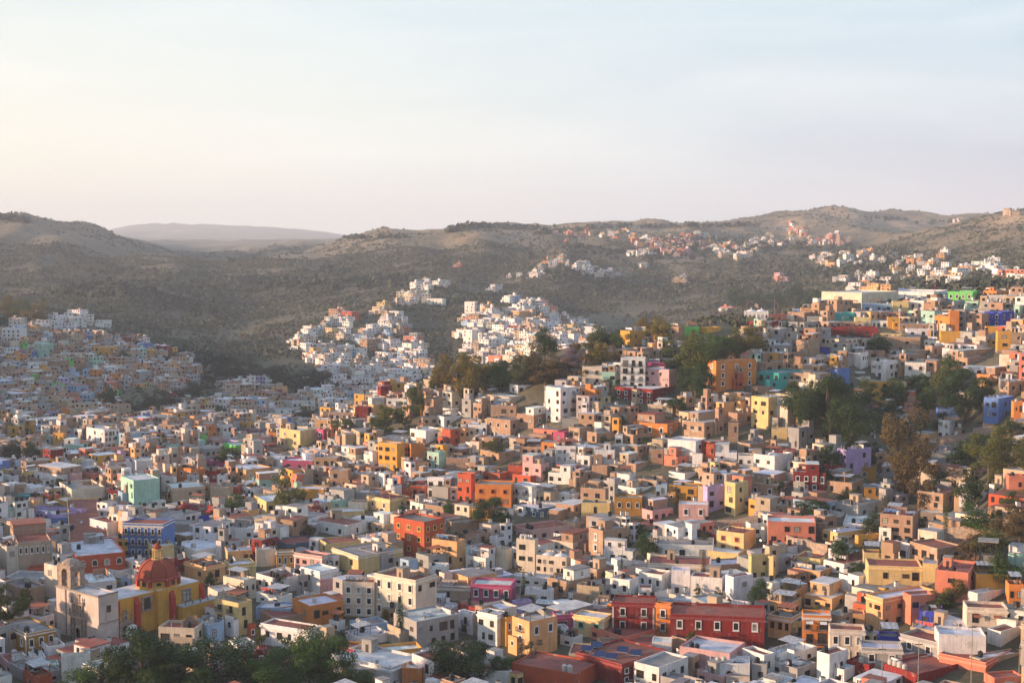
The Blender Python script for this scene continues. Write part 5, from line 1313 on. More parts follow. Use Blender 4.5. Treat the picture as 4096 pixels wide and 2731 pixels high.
TL = '''330,1620,165,190,big,dg,big dark leafy tree in front of the church
215,1620,95,120,big,g,bright green tree below the white rounded house
470,1610,140,170,big,dg,dark spreading tree right of the big church tree
400,1640,110,150,big,g,green tree at the bottom edge before the church
20,1470,120,90,big,ol,olive tree at the left edge beside the facade
735,1610,160,130,big,g,tall rounded green tree before the cream white long house
625,1620,110,120,big,g,leafy green tree at bottom left of centre
660,1560,95,100,loose,dg,loose dark tree below the long cream house
800,1620,90,90,big,g,low green tree right of the tall rounded one
1068,1585,110,125,big,dg,dark tree beside the derelict grey house
1150,1560,60,60,round,g,small green tree left of the tall orange house
1215,1545,80,70,loose,sc,feathery grey-green tree at foot of tall orange house
1485,1290,70,60,round,dg,dark green tree right of the white modern house
1133,1225,75,75,big,dg,dense dark tree right of the bright orange house
1140,1060,55,65,round,ol,bushy olive tree below the large arched brick house
660,1185,110,80,loose,ol,tall irregular tree in front of the huge ochre wall
1165,1370,45,40,round,dg,little tree by the domed cream house
550,1180,45,70,round,g,round green tree above the cobalt blue hut
520,1075,55,55,round,ol,olive tree left of the lime green house
430,1185,30,80,round,mg,magenta bougainvillea beside the tan doorway house
725,1195,45,45,loose,mg,red bougainvillea on the earth bank
885,1000,75,70,round,ol,olive tree left of the orange-lit house
870,1010,50,60,loose,g,green tree below the dark red wall house
800,1000,45,70,loose,ol,grey-green pepper tree above the brick terrace
930,990,70,60,loose,ol,pale pepper tree beside the white terrace house
960,960,85,50,round,ol,olive tree beside the tall brick cube
1080,925,105,95,big,gd,large golden olive tree on the hill crest
1120,905,75,80,round,gd,golden tree right of the largest crest tree
1160,900,70,70,round,g,green tree behind pale concrete tower house
1050,905,60,50,loose,gd,sunlit tree left of the largest crest tree
1225,880,80,85,loose,br,brown leafless tree on the crest
1270,885,70,80,loose,br,rusty brown tree behind white roofs
1310,870,70,80,loose,pu,pale purple jacaranda tree on the crest
1250,830,75,65,round,dg,dark round tree on the crest centre
1345,850,75,70,loose,br,brown tree left of the cream stone house
1375,825,75,75,round,ol,olive tree above the cream stone house
1420,820,65,60,round,g,green tree behind the tall white apartment house
1480,775,45,50,round,gd,dark golden tree at the timber house
1515,805,75,70,round,gd,golden green tree right of the timber house
1545,830,60,75,loose,ol,wide pepper tree by the parking
1590,820,60,55,round,ol,olive tree before the vivid green house
1600,880,110,105,round,ol,big pepper tree left of orange apartment house
1635,850,90,80,round,g,leafy green tree above the orange apartment house
1690,830,75,60,round,ol,olive tree left of the stepped red wall
1730,830,95,75,round,gd,tall golden tree right of the crest parking
1600,930,85,80,big,dg,dark tree shading the slope by pink house
1560,960,50,50,round,dg,dark low tree below the bright pink house
1705,720,60,70,round,dg,dark eucalyptus group tree on far crest
1745,718,50,60,round,bl,second dark tree on the far crest
1790,715,48,60,round,dg,dark green pine behind the white arcade house
1830,712,60,60,round,bl,tall dark tree left of the warehouse wall
1865,710,50,50,round,dg,dark bush tree beside the warehouse wall
1905,1030,150,120,big,dg,great dark tree beside pale yellow apartment house
1850,1000,110,90,big,dg,dark tree right of the turquoise house
1960,1050,130,110,big,dg,large shadowed tree above lilac house
2190,900,90,75,round,g,tall olive tree below the wide brick house
2165,915,75,70,round,ol,olive tree right of the old white rough house
2215,975,110,95,big,dg,deep green tree beside bright blue two storey house
2250,950,75,60,big,dg,dark tree at the blue house
2055,940,70,85,round,g,round grey-green tree below cream domed house
2110,915,60,70,round,g,green tree right of cream domed house
2018,820,50,70,round,dg,round dark green tree below red wall house
2085,1165,200,115,big,br,tall rusty eucalyptus in front of turquoise green house
2120,1190,150,90,loose,br,loose brown eucalyptus right of the tall rusty one
2275,1120,130,110,big,ol,large olive tree above salmon house at right
2325,1110,110,100,big,ol,olive tree at right edge below stone wall
2215,1095,80,70,round,dg,dark green tree left of the large olive tree
2225,1190,110,70,round,dg,dark bushy tree behind the sunlit brick house
2320,1020,60,60,round,dg,dark tree under the orange edge house
1865,1200,60,75,round,dg,dark tree above the coral pink house
1960,1165,40,60,round,dg,small dark tree below lilac house
2250,1230,80,90,round,g,green tree on slope above brick house
2300,1240,70,90,loose,br,brown scrubby tree on the slope
2325,1180,60,60,round,ol,olive tree left of edge salmon house
1930,1300,65,60,round,dg,twisted dark tree with several crowns by pale yellow house
1965,1330,45,45,round,dg,dark small crown by the corrugated roofs
2305,1345,80,85,round,g,green tree behind the black glass lift tower
2215,1320,80,60,loose,br,brown tree on the rubble slope
2240,1290,75,70,round,br,rusty tree at the top of rubble slope
2190,1390,60,50,round,ol,olive tree left of salmon tree-shadow wall
2160,1400,50,60,round,ol,low tree between yellow gallery and salmon wall
1750,1400,70,55,round,dg,dark tree right of the blank pinkish building
2290,1330,55,50,round,dg,dark tree left of the restaurant terrace
250,945,60,50,round,dg,dark tall tree on left slope
30,1070,60,65,round,sc,dark tree at left slope edge
70,1070,55,55,round,dg,second dark tree at the left slope
135,1130,35,35,round,dg,small tree in the street by the white house
350,945,45,60,round,sc,grey green tree in left valley
390,940,50,60,round,sc,grey olive tree beside left valley houses
440,930,55,60,round,sc,brownish tree in the valley
470,850,50,50,round,bl,dark tree above the valley road
510,870,60,60,round,bl,dark pine by the valley road
540,880,60,60,round,sc,grey tree right of the valley pines
590,880,55,60,round,sc,greyish tree in the ravine
650,900,60,60,round,bl,dark tree in the ravine bottom
700,905,55,55,round,bl,ravine tree left of white houses
730,900,55,60,round,sc,grey-green tree in the ravine right of the pair
285,830,30,32,round,dg,small dark tree right of ochre stepped house
20,740,60,55,round,gd,golden tree among far left villas
50,745,55,55,round,ol,olive tree among far left villas
85,750,60,60,round,gd,wide golden tree by the white villas
320,955,30,35,round,sc,small round tree above white valley houses
700,970,35,40,round,sc,tree beside far valley house'''
for ln in TL.splitlines():
    q = ln.split(','); tree(*map(float, q[:4]), q[4], q[5], ','.join(q[6:]))
for x, y, h, nm in ((972, 890, 35, 'leftmost slim cypress on the crest'), (982, 890, 30, 'middle slim cypress on the crest'), (995, 900, 50, 'tallest slim cypress on the crest'), (1120, 960, 30, 'cypress beside narrow brick and white house'), (755, 1015, 32, 'cypress behind crimson pink house'), (1808, 765, 32, 'cypress in front of the long grey block wall'), (1834, 760, 28, 'cypress at the brick house with tank'), (886, 838, 25, 'dark cypress by the mid valley road'), (906, 770, 26, 'cypress among the central hill houses'), (535, 815, 28, 'cypress standing above the valley pines'), (625, 870, 28, 'cypress in the dark ravine'), (1270, 960, 1, '')):
    if nm: tree(x, y, h, 8 if h > 30 else 6, 'cypress', 'dg', nm, 'cypress_tree')
for x, y, h, nm in ((1315, 1235, 60, 'bare tree below the rusty fence'), (1755, 1235, 60, ''), (625, 1490, 1, '')):
    pass
tree(2025, 1225, 110, 60, 'bare', 'ol', 'bare thin tree before the three storey brick house', 'bare_tree')
tree(1885, 600, 1, 1, 'bare', 'ol', 'x', 'x') if False else None
tree(575, 1540, 95, 55, 'bare', 'gd', 'bare twiggy tree at left of the cream long house', 'bare_tree')
tree(1000, 835, 30, 26, 'round', 'pu', 'x', 'x') if False else None
tree(585, 1010, 30, 50, 'loose', 'pu', 'pale purple jacaranda behind antenna-topped building', 'jacaranda_tree')
tree(1960, 790, 55, 55, 'bare', 'mg', 'pink blossoming tree before long dark red wall', 'blossom_tree')

# ------------------------------------------------------------------ single things
def at(dx, dy, dmin=245): return hit(dx * K, dy * K, dmin)
def chimney():
    X, Y, G = at(128, 1318); b = MB(); h = 78 * K / F * Y; b.lathe([(1.0, 0), (.62, h), (.8, h), (.8, h + .4), (.5, h + .4)], 4, a0=R(30)); r = tag(link('brick_chimney', None, None, (X, Y, G - .5)), 'tall tapering brick chimney before the grey-beige block', 'chimney')
    link('stack', b.mesh('stack', ['brick']), r, color=PAL['b']); b = MB(); b.box(-1.4, 1.4, -1.4, 1.4, -1, 1.2); link('plinth', b.mesh('plinth', ['stone']), r)
chimney()
def big_dish(dx, dy, s, label, col):
    X, Y, G = at(dx, dy + 25); z = ray(dx * K, dy * K)[1] * Y
    r = tag(link('satellite_dish', None, None, (X, Y, z - 1.0), R(-20)), label, 'satellite dish')
    b = MB(); b.lathe([(0, 0), (s * .35, s * .05), (s * .7, s * .2), (s, s * .42), (s, s * .38), (s * .7, s * .17), (0, -.04)], 20); o = link('reflector', b.mesh('reflector', ['plast'], True), r, (0, 0, 1), color=col); o.rotation_euler = (R(50), R(-10), 0)
    b = MB(); b.tube((0, 0, G - z + .5), (0, 0, 1), .08, n=6); b.tube((0, 0, 1), (.1, -s * .8, 1 + s * .6), .03, n=5); link('mast', b.mesh('mast', ['metal']), r)
big_dish(306, 1450, 1.7, 'big white satellite dish on the white rounded house', (.75, .73, .7)); big_dish(868, 1268, 1.9, 'large dark mesh satellite dish in the town centre', (.16, .13, .10)); big_dish(875, 1310, .1, 'x', (.1, .1, .1)) if False else None
def stone_wall(x0, y0, x1, y1, hpx, label, name='retaining_wall', mat='stone', th=.8):
    A = at(x0, y0); B = at(x1, y1); h = hpx * K / F * A[1]; b = MB(); n = max(2, int(math.dist(A[:2], B[:2]) / 3)); d = Vector((B[0] - A[0], B[1] - A[1], 0)).normalized(); nn = Vector((-d.y, d.x, 0)) * th
    for k in range(n):
        t0, t1 = k / n, (k + 1) / n; P = [(A[0] + (B[0] - A[0]) * t, A[1] + (B[1] - A[1]) * t) for t in (t0, t1)]; g = [A[2] + (B[2] - A[2]) * t for t in (t0, t1)]
        jt = [h * (1 + .06 * math.sin(k * 2.1)), h * (1 + .06 * math.sin((k + 1) * 2.1))]
        f = [(P[i][0] - A[0], P[i][1] - A[1]) for i in (0, 1)]
        p0, p1 = [(*f[i], g[i] - A[2] - 3) for i in (0, 1)], [(*f[i], g[i] - A[2] + jt[i]) for i in (0, 1)]
        q0 = [(a + nn.x, b_ + nn.y, c) for a, b_, c in p0]; q1 = [(a + nn.x, b_ + nn.y, c) for a, b_, c in p1]
        b.quad([p0[0], p0[1], p1[1], p1[0]]); b.quad([q0[1], q0[0], q1[0], q1[1]]); b.quad([p1[0], p1[1], q1[1], q1[0]])
    tag(link(name, b.mesh('wall', [mat]), None, (A[0], A[1], A[2]), color=(.3, .25, .2)), label, 'wall')
for a in ((2150, 1260, 2352, 1215, 40, 'sunlit rough stone wall above the rubble slope'), (1730, 1205, 1900, 1235, 30, 'dark old stone wall below the mustard houses'), (1500, 1245, 1650, 1240, 35, 'stone cliff wall below the pale pink houses'), (1640, 1245, 1740, 1230, 45, 'stone base wall under slim pale yellow house'),
          (2235, 1010, 2352, 1000, 25, 'stone retaining wall under the bright blue house'), (2050, 1030, 2235, 1010, 14, 'low stone wall left of the bright blue house'), (545, 1210, 690, 1225, 14, 'long stone retaining wall at the cobalt hut'), (2030, 1410, 2160, 1395, 25, 'dark stone wall right of the orange villa'),
          (1900, 1345, 2030, 1420, 12, 'stone wall below the orange villa'), (1790, 1260, 1900, 1290, 35, 'rough stone wall left of low yellow house'), (1180, 1460, 1200, 1400, 10, 'crumbling grey wall beside derelict house')): stone_wall(*a)
def car(X, Y, Z_, rz, col, label):
    r = tag(link('parked_car', None, None, (X, Y, Z_), rz), label, 'car', 'cars parked in the town'); b = MB()
    P = [(-2.1, .35), (-2.1, .8), (-1.5, .9), (-.95, 1.38), (.55, 1.4), (1.2, .95), (2.0, .8), (2.15, .4)]
    for s in (-1, 1): b.quad([(x, s * .82 * (.86 if z > 1.2 else 1), z) for x, z in (P if s < 0 else P[::-1])])
    for (xa, za), (xb, zb) in zip(P, P[1:] + P[:1]):
        wa, wb = .82 * (.86 if za > 1.2 else 1), .82 * (.86 if zb > 1.2 else 1); b.quad([(xa, -wa, za), (xa, wa, za), (xb, wb, zb), (xb, -wb, zb)])
    link('body', b.mesh('body', ['plast'], False), r, color=col)
    g = MB(); 
    for s in (-1, 1): g.quad([(-1.35, s * .835, .92), (-.9, s * .75, 1.3), (.5, s * .75, 1.3), (1.0, s * .83, .95)][::s])
    g.quad([(1.15, -.7, 1.0), (1.15, .7, 1.0), (.62, .65, 1.36), (.62, -.65, 1.36)]); link('windows', g.mesh('windows', ['glass']), r)
    for xx in (-1.3, 1.3):
        for s in (-1, 1): w = MB(); w.tube((xx, s * .72, .32), (xx, s * .88, .32), .32, n=12); w.tube((xx, s * .88, .32), (xx, s * .89, .32), .18, n=8, m=1); link('wheel', w.mesh('wheel', ['iron', 'metal']), r)
for dx, dy, rz, col, lab in ((215, 1302, .1, (.6, .6, .6), 'white car in the street by the grey wall building'), (1613, 790, .1, (.65, .65, .65), 'white car parked between the crest trees'), (1585, 790, 0, (.2, .03, .04), 'maroon car left of the white crest car'), (1611, 742, .2, (.03, .03, .035), 'x'), (1700, 792, 0, (.7, .7, .7), 'silver van beside the crest trees'), (1755, 780, .1, (.03, .03, .035), 'black pickup truck above the orange apartment house'), (1560, 800, .2, (.5, .5, .5), 'x'),
                             (2237, 890, .1, (.6, .6, .6), 'white car under the orange arches'), (2265, 892, .1, (.55, .56, .58), 'silver car right of the white one under the arches'), (19, 882, 1.3, (.6, .6, .6), 'white car on the steep left street'), (21, 865, 1.3, (.4, .4, .42), 'grey car higher on the steep left street'), (15, 905, 1.3, (.05, .05, .06), 'dark car lower on the steep left street')):
    if lab == 'x': continue
    X, Y, G = at(dx, dy); car(X, Y, G + .02, rz, col, lab)
M['lamp'] = plain('lamp_glow', (1, .6, .2), .5, em=((1.0, .55, .18), 30.0))
def lamp(dx, dy, lab):
    X, Y, G = at(dx, dy + 22); z = ray(dx * K, dy * K)[1] * Y; h = max(3, z - G); r = tag(link('street_lamp', None, None, (X, Y, G)), lab, 'street lamp', 'glowing street lamps')
    b = MB(); b.tube((0, 0, -.5), (0, 0, h), .07, .05, 6); b.tube((0, 0, h), (.5, -.4, h + .2), .035, n=5); link('pole', b.mesh('pole', ['iron']), r)
    b = MB(); b.lathe([(0, -.16), (.15, -.1), (.17, .05), (0, .12)], 8, c=(.5, -.45, h + .1)); link('lantern', b.mesh('lantern', ['lamp'], True), r)
for dx, dy, lab in ((1815, 1205, 'glowing street lamp above the coral pink house'), (1912, 1222, 'glowing orange street lamp by the cliff wall'), (1438, 1262, 'glowing street lamp before the old white wall'), (1742, 1242, 'glowing lamp at the yellow house corner'), (2223, 903, 'small lit lamp on the left of dark trees')): lamp(dx, dy, lab)
def lift_tower():
    X, Y, G = at(2268, 1335); h = 102 * K / F * Y; w = 36 * K / F * Y / 2; r = tag(link('lift_tower', None, None, (X, Y, G - 1), R(-20)), 'black framed glass lift tower on the slope', 'lift tower'); b = MB()
    for sx in (-1, 1):
        for sy in (-1, 1): b.box(sx * w - .15, sx * w + .15, sy * w - .15, sy * w + .15, 0, h)
    for k in range(5):
        z = h * k / 4 - .1
        for s in (-1, 1): b.box(-w + .15, w - .15, s * w - .1, s * w + .1, z, z + .25); b.box(s * w - .1, s * w + .1, -w + .15, w - .15, z, z + .25)
    link('frame', b.mesh('frame', ['iron']), r); b = MB(); b.box(-w - .5, w + .5, -w - .5, w + .5, h + .16, h + .4); link('roof', b.mesh('roof', ['conc']), r)
    b = MB(); b.box(-w + .2, w - .2, -w + .2, w - .2, 0, h * .7); link('lift_shaft', b.mesh('lift_shaft', ['glass']), r)
lift_tower()
def mast(dx, dy, hpx, lab, dmin=245):
    X, Y, G = at(dx, dy, dmin); h = hpx * K / F * Y; w = .6; b = MB(); n = int(h / 1.5)
    P = [(w * math.cos(a), w * math.sin(a)) for a in (0, 2.1, 4.2)]
    for x, y in P: b.tube((x, y, 0), (x * .4, y * .4, h), .05, .03, 4)
    for k in range(n):
        for i in range(3):
            f0, f1 = 1 - .6 * k / n, 1 - .6 * (k + 1) / n; j = (i + 1) % 3; b.tube((P[i][0] * f0, P[i][1] * f0, h * k / n), (P[j][0] * f1, P[j][1] * f1, h * (k + 1) / n), .03, n=3, cap=False)
    r = tag(link('antenna_mast', None, None, (X, Y, G)), lab, 'antenna mast', 'lattice antenna masts'); link('lattice', b.mesh('lattice', ['mast']), r)
    b = MB()
    for k in range(5): z = h * (.65 + .08 * k); b.lathe([(0, -.1), (.5, -.1), (.5, .25), (0, .3)], 8, c=(.6 * (-1) ** k, -.3, z)) if k % 2 else b.box(-.9, -.6, -.2, .2, z, z + 1.2)
    link('aerials', b.mesh('aerials', ['conc']), r)
M['mast'] = plain('mast_paint', (.35, .10, .07), .6, var=.6, scale=.5)
for dx, dy, h, lab in ((56, 1115, 100, 'red and white lattice mast before the dark left trees'), (416, 1100, 140, 'tall slim mast among white valley houses'), (241, 1050, 135, 'slim mast above ochre left houses'), (2147, 690, 60, 'red and white mast in front of warehouse wall')): mast(dx, dy, h, lab)
for dx, dy, h in ((1715, 745, 55), (1779, 730, 50), (1823, 770, 75), (1811, 770, 70), (2025, 1600, 120), (2230, 1590, 160), (2108, 1600, 130), (2340, 1570, 90), (1430, 1300, 55), (955, 1330, 20)):
    X, Y, G = at(dx, dy); hh = h * K / F * Y; r = tag(link('utility_pole', None, None, (X, Y, G)), 'thin utility pole standing at %s' % ('the crest houses' if dy < 800 else 'the front rooftops'), 'utility pole', 'thin poles on the ' + ('crest' if dy < 800 else 'front roofs'))
    b = MB(); b.tube((0, 0, -1), (0, 0, hh), .11, .07, 6); link('pole', b.mesh('pole', ['conc']), r); b = MB(); b.box(-.8, .8, -.06, .06, hh - .8, hh - .65); link('crossarm', b.mesh('crossarm', ['iron']), r)
def panels(dx, dy, lab):
    h = surf(dx * K, dy * K)
    if not h: return
    r = tag(link('solar_panel', None, None, h[0], R(-20)), lab, 'solar panel', 'blue solar panels on the weathered roof')
    b = MB(); b.quad([(-1.3, -.9, .1), (1.3, -.9, .1), (1.3, .9, .9), (-1.3, .9, .9)]); b.quad([(-1.3, .9, .86), (1.3, .9, .86), (1.3, -.9, .06), (-1.3, -.9, .06)]); link('cells', b.mesh('cells', ['solar']), r)
    b = MB(); b.tube((-1.2, .8, -.05), (-1.2, .8, .85), .04, n=4); b.tube((1.2, .8, -.05), (1.2, .8, .85), .04, n=4); b.box(-1.33, 1.33, .78, .84, .6, .7); b.box(-1.33, 1.33, -.95, -.9, 0, .14); b.box(-1.2, -1.12, -.9, .8, -.02, .05); b.box(1.12, 1.2, -.9, .8, -.02, .05); link('stand', b.mesh('stand', ['metal']), r)
def surf(sx, sy):
    kx, kz = ray(sx, sy); d = Vector((kx, 1, kz)).normalized(); ok, loc, nor, idx, ob, _m = sc.ray_cast(bpy.context.view_layer.depsgraph, d * 3, d)
    if not ok: return None
    root = ob
    while root.parent: root = root.parent
    return loc, nor, root
M['solar'] = plain('solar_cells', (.015, .03, .09), .25)

# church far away on the plateau
def far_church():
    X, Y, G = at(1932, 566, 1700); u = K / F * Y; r = tag(link('hilltop_church', None, None, (X, Y, G - 3), R(-20)), 'pinkish stone church with tower on the far right plateau', 'church'); c = (.50, .30, .23)
    link('nave', box1(-10 * u, 14 * u, 0, 22 * u, 0, 14 * u, 'wall'), r, color=c); b = MB(); b.box(-12 * u, -3 * u, -2 * u, 7 * u, 0, 24 * u); b.box(-11 * u, -4 * u, -1 * u, 6 * u, 24 * u, 31 * u); b.lathe([(3.4 * u, 31 * u), (2.5 * u, 34 * u), (0, 38 * u)], 8, c=(-7.5 * u, 2.5 * u, 0)); link('tower', b.mesh('tower', ['wall']), r, color=c)
    b = MB(); b.lathe([(5 * u, 14 * u), (5 * u, 19 * u), (4.2 * u, 23 * u), (2 * u, 26 * u), (0, 27 * u)], 10, c=(5 * u, 10 * u, 0)); link('dome', b.mesh('dome', ['wall']), r, color=(.42, .22, .16))
far_church()
for a in ('1990,1080,60,60,round,dg,dark tree left of turquoise green house', '2170,1000,60,60,round,dg,dark tree behind the old cream house', '2130,960,70,60,round,g,leafy tree above the narrow yellowish house', '2040,985,60,60,big,dg,dark tree above the white house with barred window', '1985,930,60,60,round,ol,olive tree below bright blue hillside house', '2170,1150,70,60,round,dg,dark tree right of the big eucalyptus', '2240,1060,70,70,round,dg,dark tree below the blue house wall', '1890,1120,50,45,round,dg,dark tree above the maroon three storey house', '2010,1235,60,50,round,dg,dark tree near bare twiggy tree', '2110,1230,50,45,round,ol,low olive tree above the rubble slope', '1905,1080,60,60,round,dg,dark tree left of the lilac house', '2340,1250,80,80,big,br,brown tree at the right edge above lift tower', '2265,1290,80,80,round,ol,olive tree beside the lift tower top', '1820,915,40,45,round,dg,dark tree between brick and blue hillside houses', '1025,905,90,60,round,gd,golden bush tree left of the crest wood', '1195,895,70,70,round,ol,olive tree in the crest wood beside the brown one', '1250,890,60,85,round,br,rust brown tree in the crest wood', '1335,880,70,75,loose,br,brown thin tree above the tall white five storey house', '1390,850,60,60,round,gd,golden tree among the crest wood by mint house', '1620,860,60,60,round,g,green tree above the orange apartment roof', '1585,905,60,70,round,dg,dark tree between pink and orange apartment houses', '1665,840,60,60,round,ol,olive tree above pale pink roof house', '1555,870,50,70,round,g,green tree right of the magenta storey', '1000,905,40,45,round,dg,dark tree beside the yellow crest house', '1885,985,80,100,big,dg,dark tree close to pale yellow apartment balconies'):
    q = a.split(','); tree(*map(float, q[:4]), q[4], q[5], q[6])
# small trees squeezed between the houses
_rt = random.Random(12); _n = 0
for _ in range(1500):
    if _n >= 120: break
    dx, dy = _rt.uniform(0, 2352), _rt.uniform(880, 1500)
    if dx < 1000 and dy < 1080 + (1000 - dx) * .02: continue
    if dx > 1000 and dy < 1250 and _rt.random() < .2: continue
    X, Y, G = at(dx, dy); w = _rt.uniform(3.0, 6.0)
    if Y > 640: continue
    if any((f[0] - X) ** 2 + (f[1] - Y) ** 2 < (.42 * (f[2] + f[3]) / 2 + w * .3) ** 2 for f in FOOT) or any((a - X) ** 2 + (b_ - Y) ** 2 < 36 for a, b_, c_ in TREES): continue
    shp = _rt.choice(['round', 'round', 'loose', 'cypress' if _rt.random() < .3 else 'round', 'bare' if _rt.random() < .4 else 'loose']); me, tr = _rt.choice(PROTO[shp]); sz = w * (1 if shp != 'cypress' else .8)
    r = tag(link('small_tree', None, None, (X, Y, G - .2), _rt.uniform(0, 6), (sz, sz, w * _rt.uniform(.9, 1.3) * (2 if shp == 'cypress' else 1))), 'small tree growing in a gap between the stacked houses', 'tree', 'small trees in the gaps of the town')
    link('crown', me, r, color=jit(TC[_rt.choice(['dg', 'g', 'ol', 'ol', 'br', 'sc'])], .2)); link('trunk', tr, r); TREES.append((X, Y, w * .5)); _n += 1

def bare_slope(x0, x1, y0, y1, name, label, col):
    b = MB(); n, m_ = 26, 12; P = []
    for j in range(m_ + 1):
        for i in range(n + 1):
            t, q = i / n, j / m_; X, Y, G = at(x0 + (x1 - x0) * t, y1 + (y0 - y1) * q + 8 * math.sin(t * 5)); P.append((X, Y, float(gz(X, Y)) + .12 + .9 * max(0, math.sin(t * 3.14) * math.sin(q * 3.14)) * (.5 + .5 * float(fbm(np.array(X), np.array(Y), 4, 3, 2)))))
    for j in range(m_):
        for i in range(n): a = j * (n + 1) + i; b.quad([P[a], P[a + 1], P[a + n + 2], P[a + n + 1]])
    M[name] = plain(name, col, 1.0, var=.5, scale=.6); tag(link(name, b.mesh(name, [name])), label, kind='structure')
bare_slope(2075, 2265, 1222, 1300, 'earth_slope', 'bare reddish earth slope above the gallery house', (.26, .145, .085)); bare_slope(575, 760, 1165, 1212, 'earth_bank', 'brown earth bank under the ochre wall', (.24, .14, .085)); bare_slope(1500, 1650, 1222, 1262, 'rock_ledge', 'rocky ledge below the pink houses', (.20, .16, .125))
# ------------------------------------------------------------------ remaining houses: generated on the free ground
def inside(poly, x, y):
    c = False; n = len(poly); j = n - 1
    for i in range(n):
        xi, yi = poly[i]; xj, yj = poly[j]
        if (yi > y) != (yj > y) and x < (xj - xi) * (y - yi) / (yj - yi) + xi: c = not c
        j = i
    return c
TOWN = [(0, 1100), (560, 1085), (600, 1045), (700, 1000), (850, 940), (1000, 885), (1150, 850), (1240, 860), (1330, 830), (1450, 790), (1520, 790), (1600, 800), (1700, 800), (1760, 760), (1850, 730), (1950, 715), (2100, 700), (2352, 690), (2480, 690), (2480, 1760), (-130, 1760), (-130, 1100)]
LEFT = [(-60, 770), (200, 765), (250, 790), (330, 800), (460, 830), (480, 905), (600, 905), (700, 905), (720, 1010), (560, 1090), (-60, 1110)]
MIDW = [(640, 788), (760, 730), (905, 705), (935, 730), (990, 860), (1060, 890), (1100, 860), (1060, 790), (1060, 720), (1230, 700), (1385, 775), (1400, 800), (1330, 830), (1240, 860), (1150, 860), (1000, 900), (850, 935), (600, 925), (590, 895), (700, 880), (730, 850), (690, 800)]
GREEN = [(330, 925, 70, 35), (470, 900, 45, 30), (1950, 975, 95, 80), (2280, 1050, 90, 70), (2230, 1270, 75, 55), (1560, 900, 45, 50), (1120, 880, 60, 45), (1240, 862, 150, 36), (1580, 875, 45, 60), (1640, 825, 60, 30), (1710, 700, 130, 22), (920, 985, 60, 28), (1600, 840, 70, 30), (2200, 1420, 30, 20), (640, 1195, 70, 22), (1550, 1215, 60, 16), (2110, 1130, 40, 60), (560, 860, 60, 30), (2230, 960, 50, 40), (2290, 1255, 90, 50), (660, 880, 50, 30), (845, 735, 40, 20), (1030, 760, 30, 50), (350, 1560, 130, 60), (680, 1560, 120, 50), (1080, 1530, 60, 50), (1485, 1262, 30, 30), (2150, 1370, 45, 40)]
def green(x, y): return any(((x - a) / c) ** 2 + ((y - b_) / d) ** 2 < 1 for a, b_, c, d in GREEN)
MIXP = {'town': 'wwwccckkkkbbbbbgggPYs', 'left': 'bbbbbbbbbkkkkkggggwwcP', 'leftc': 'oyyUUTGVPsrl', 'mid': 'wwwwwwwcckkwgwb', 'midc': 'OYPUsk'}
grid = {}
def foot_add(cx, cy, r): grid.setdefault((int(cx // 20), int(cy // 20)), []).append((cx, cy, r))
def foot_free(cx, cy, r):
    gx, gy = int(cx // 20), int(cy // 20)
    for i in range(gx - 2, gx + 3):
        for j in range(gy - 2, gy + 3):
            for a, b_, q in grid.get((i, j), ()):
                if (a - cx) ** 2 + (b_ - cy) ** 2 < (q + r) ** 2: return False
    return True
for cx, cy, wl, wr, phi in FOOT:
    n = max(1, int(round(wl / max(3, wr)))); c, s = math.cos(phi), math.sin(phi)
    n = max(n, int(round(wl / 8)) or 1); m = max(1, int(round(wr / 8)))
    for i in range(n):
        for j in range(m):
            t = -wl / 2 + wl * (i + .5) / n; q = -wr / 2 + wr * (j + .5) / m
            foot_add(cx + t * c + q * s, cy - t * s + q * c, max(1.5, .48 * max(wl / n, wr / m)))
for X, Y, r in TREES: foot_add(X, Y, r * .45)
OA = np.array([o[:5] for o in OCC])
def occl_limit(x0, x1, yt, yb, Y):
    """lowest permitted top (screen y) so that a generated house hides no measured one"""
    m = (OA[:, 0] < x1 - 6) & (OA[:, 1] > x0 + 6) & (OA[:, 4] > Y - 2) & (OA[:, 3] > yt) & (OA[:, 2] < yb)
    ov = np.minimum(OA[:, 1], x1) - np.maximum(OA[:, 0], x0)
    m &= ov > .12 * (x1 - x0)
    return OA[m, 3].max() - 3 if m.any() else -1e9
CAND = []
rr = random.Random(5)
def scan(dmin, dmax, step0, stepk):
    Y = dmin
    while Y < dmax:
        st = step0 + (Y - dmin) * stepk
        X = -(0.40 * Y) + rr.uniform(0, st)
        while X < .40 * Y:
            CAND.append((X + rr.uniform(-.3, .3) * st, Y + rr.uniform(-.3, .3) * st)); X += st * rr.uniform(.8, 1.2)
        Y += st * .9
scan(225, 700, 4.2, 0.003); scan(700, 1700, 7.6, .003)
GEN = []
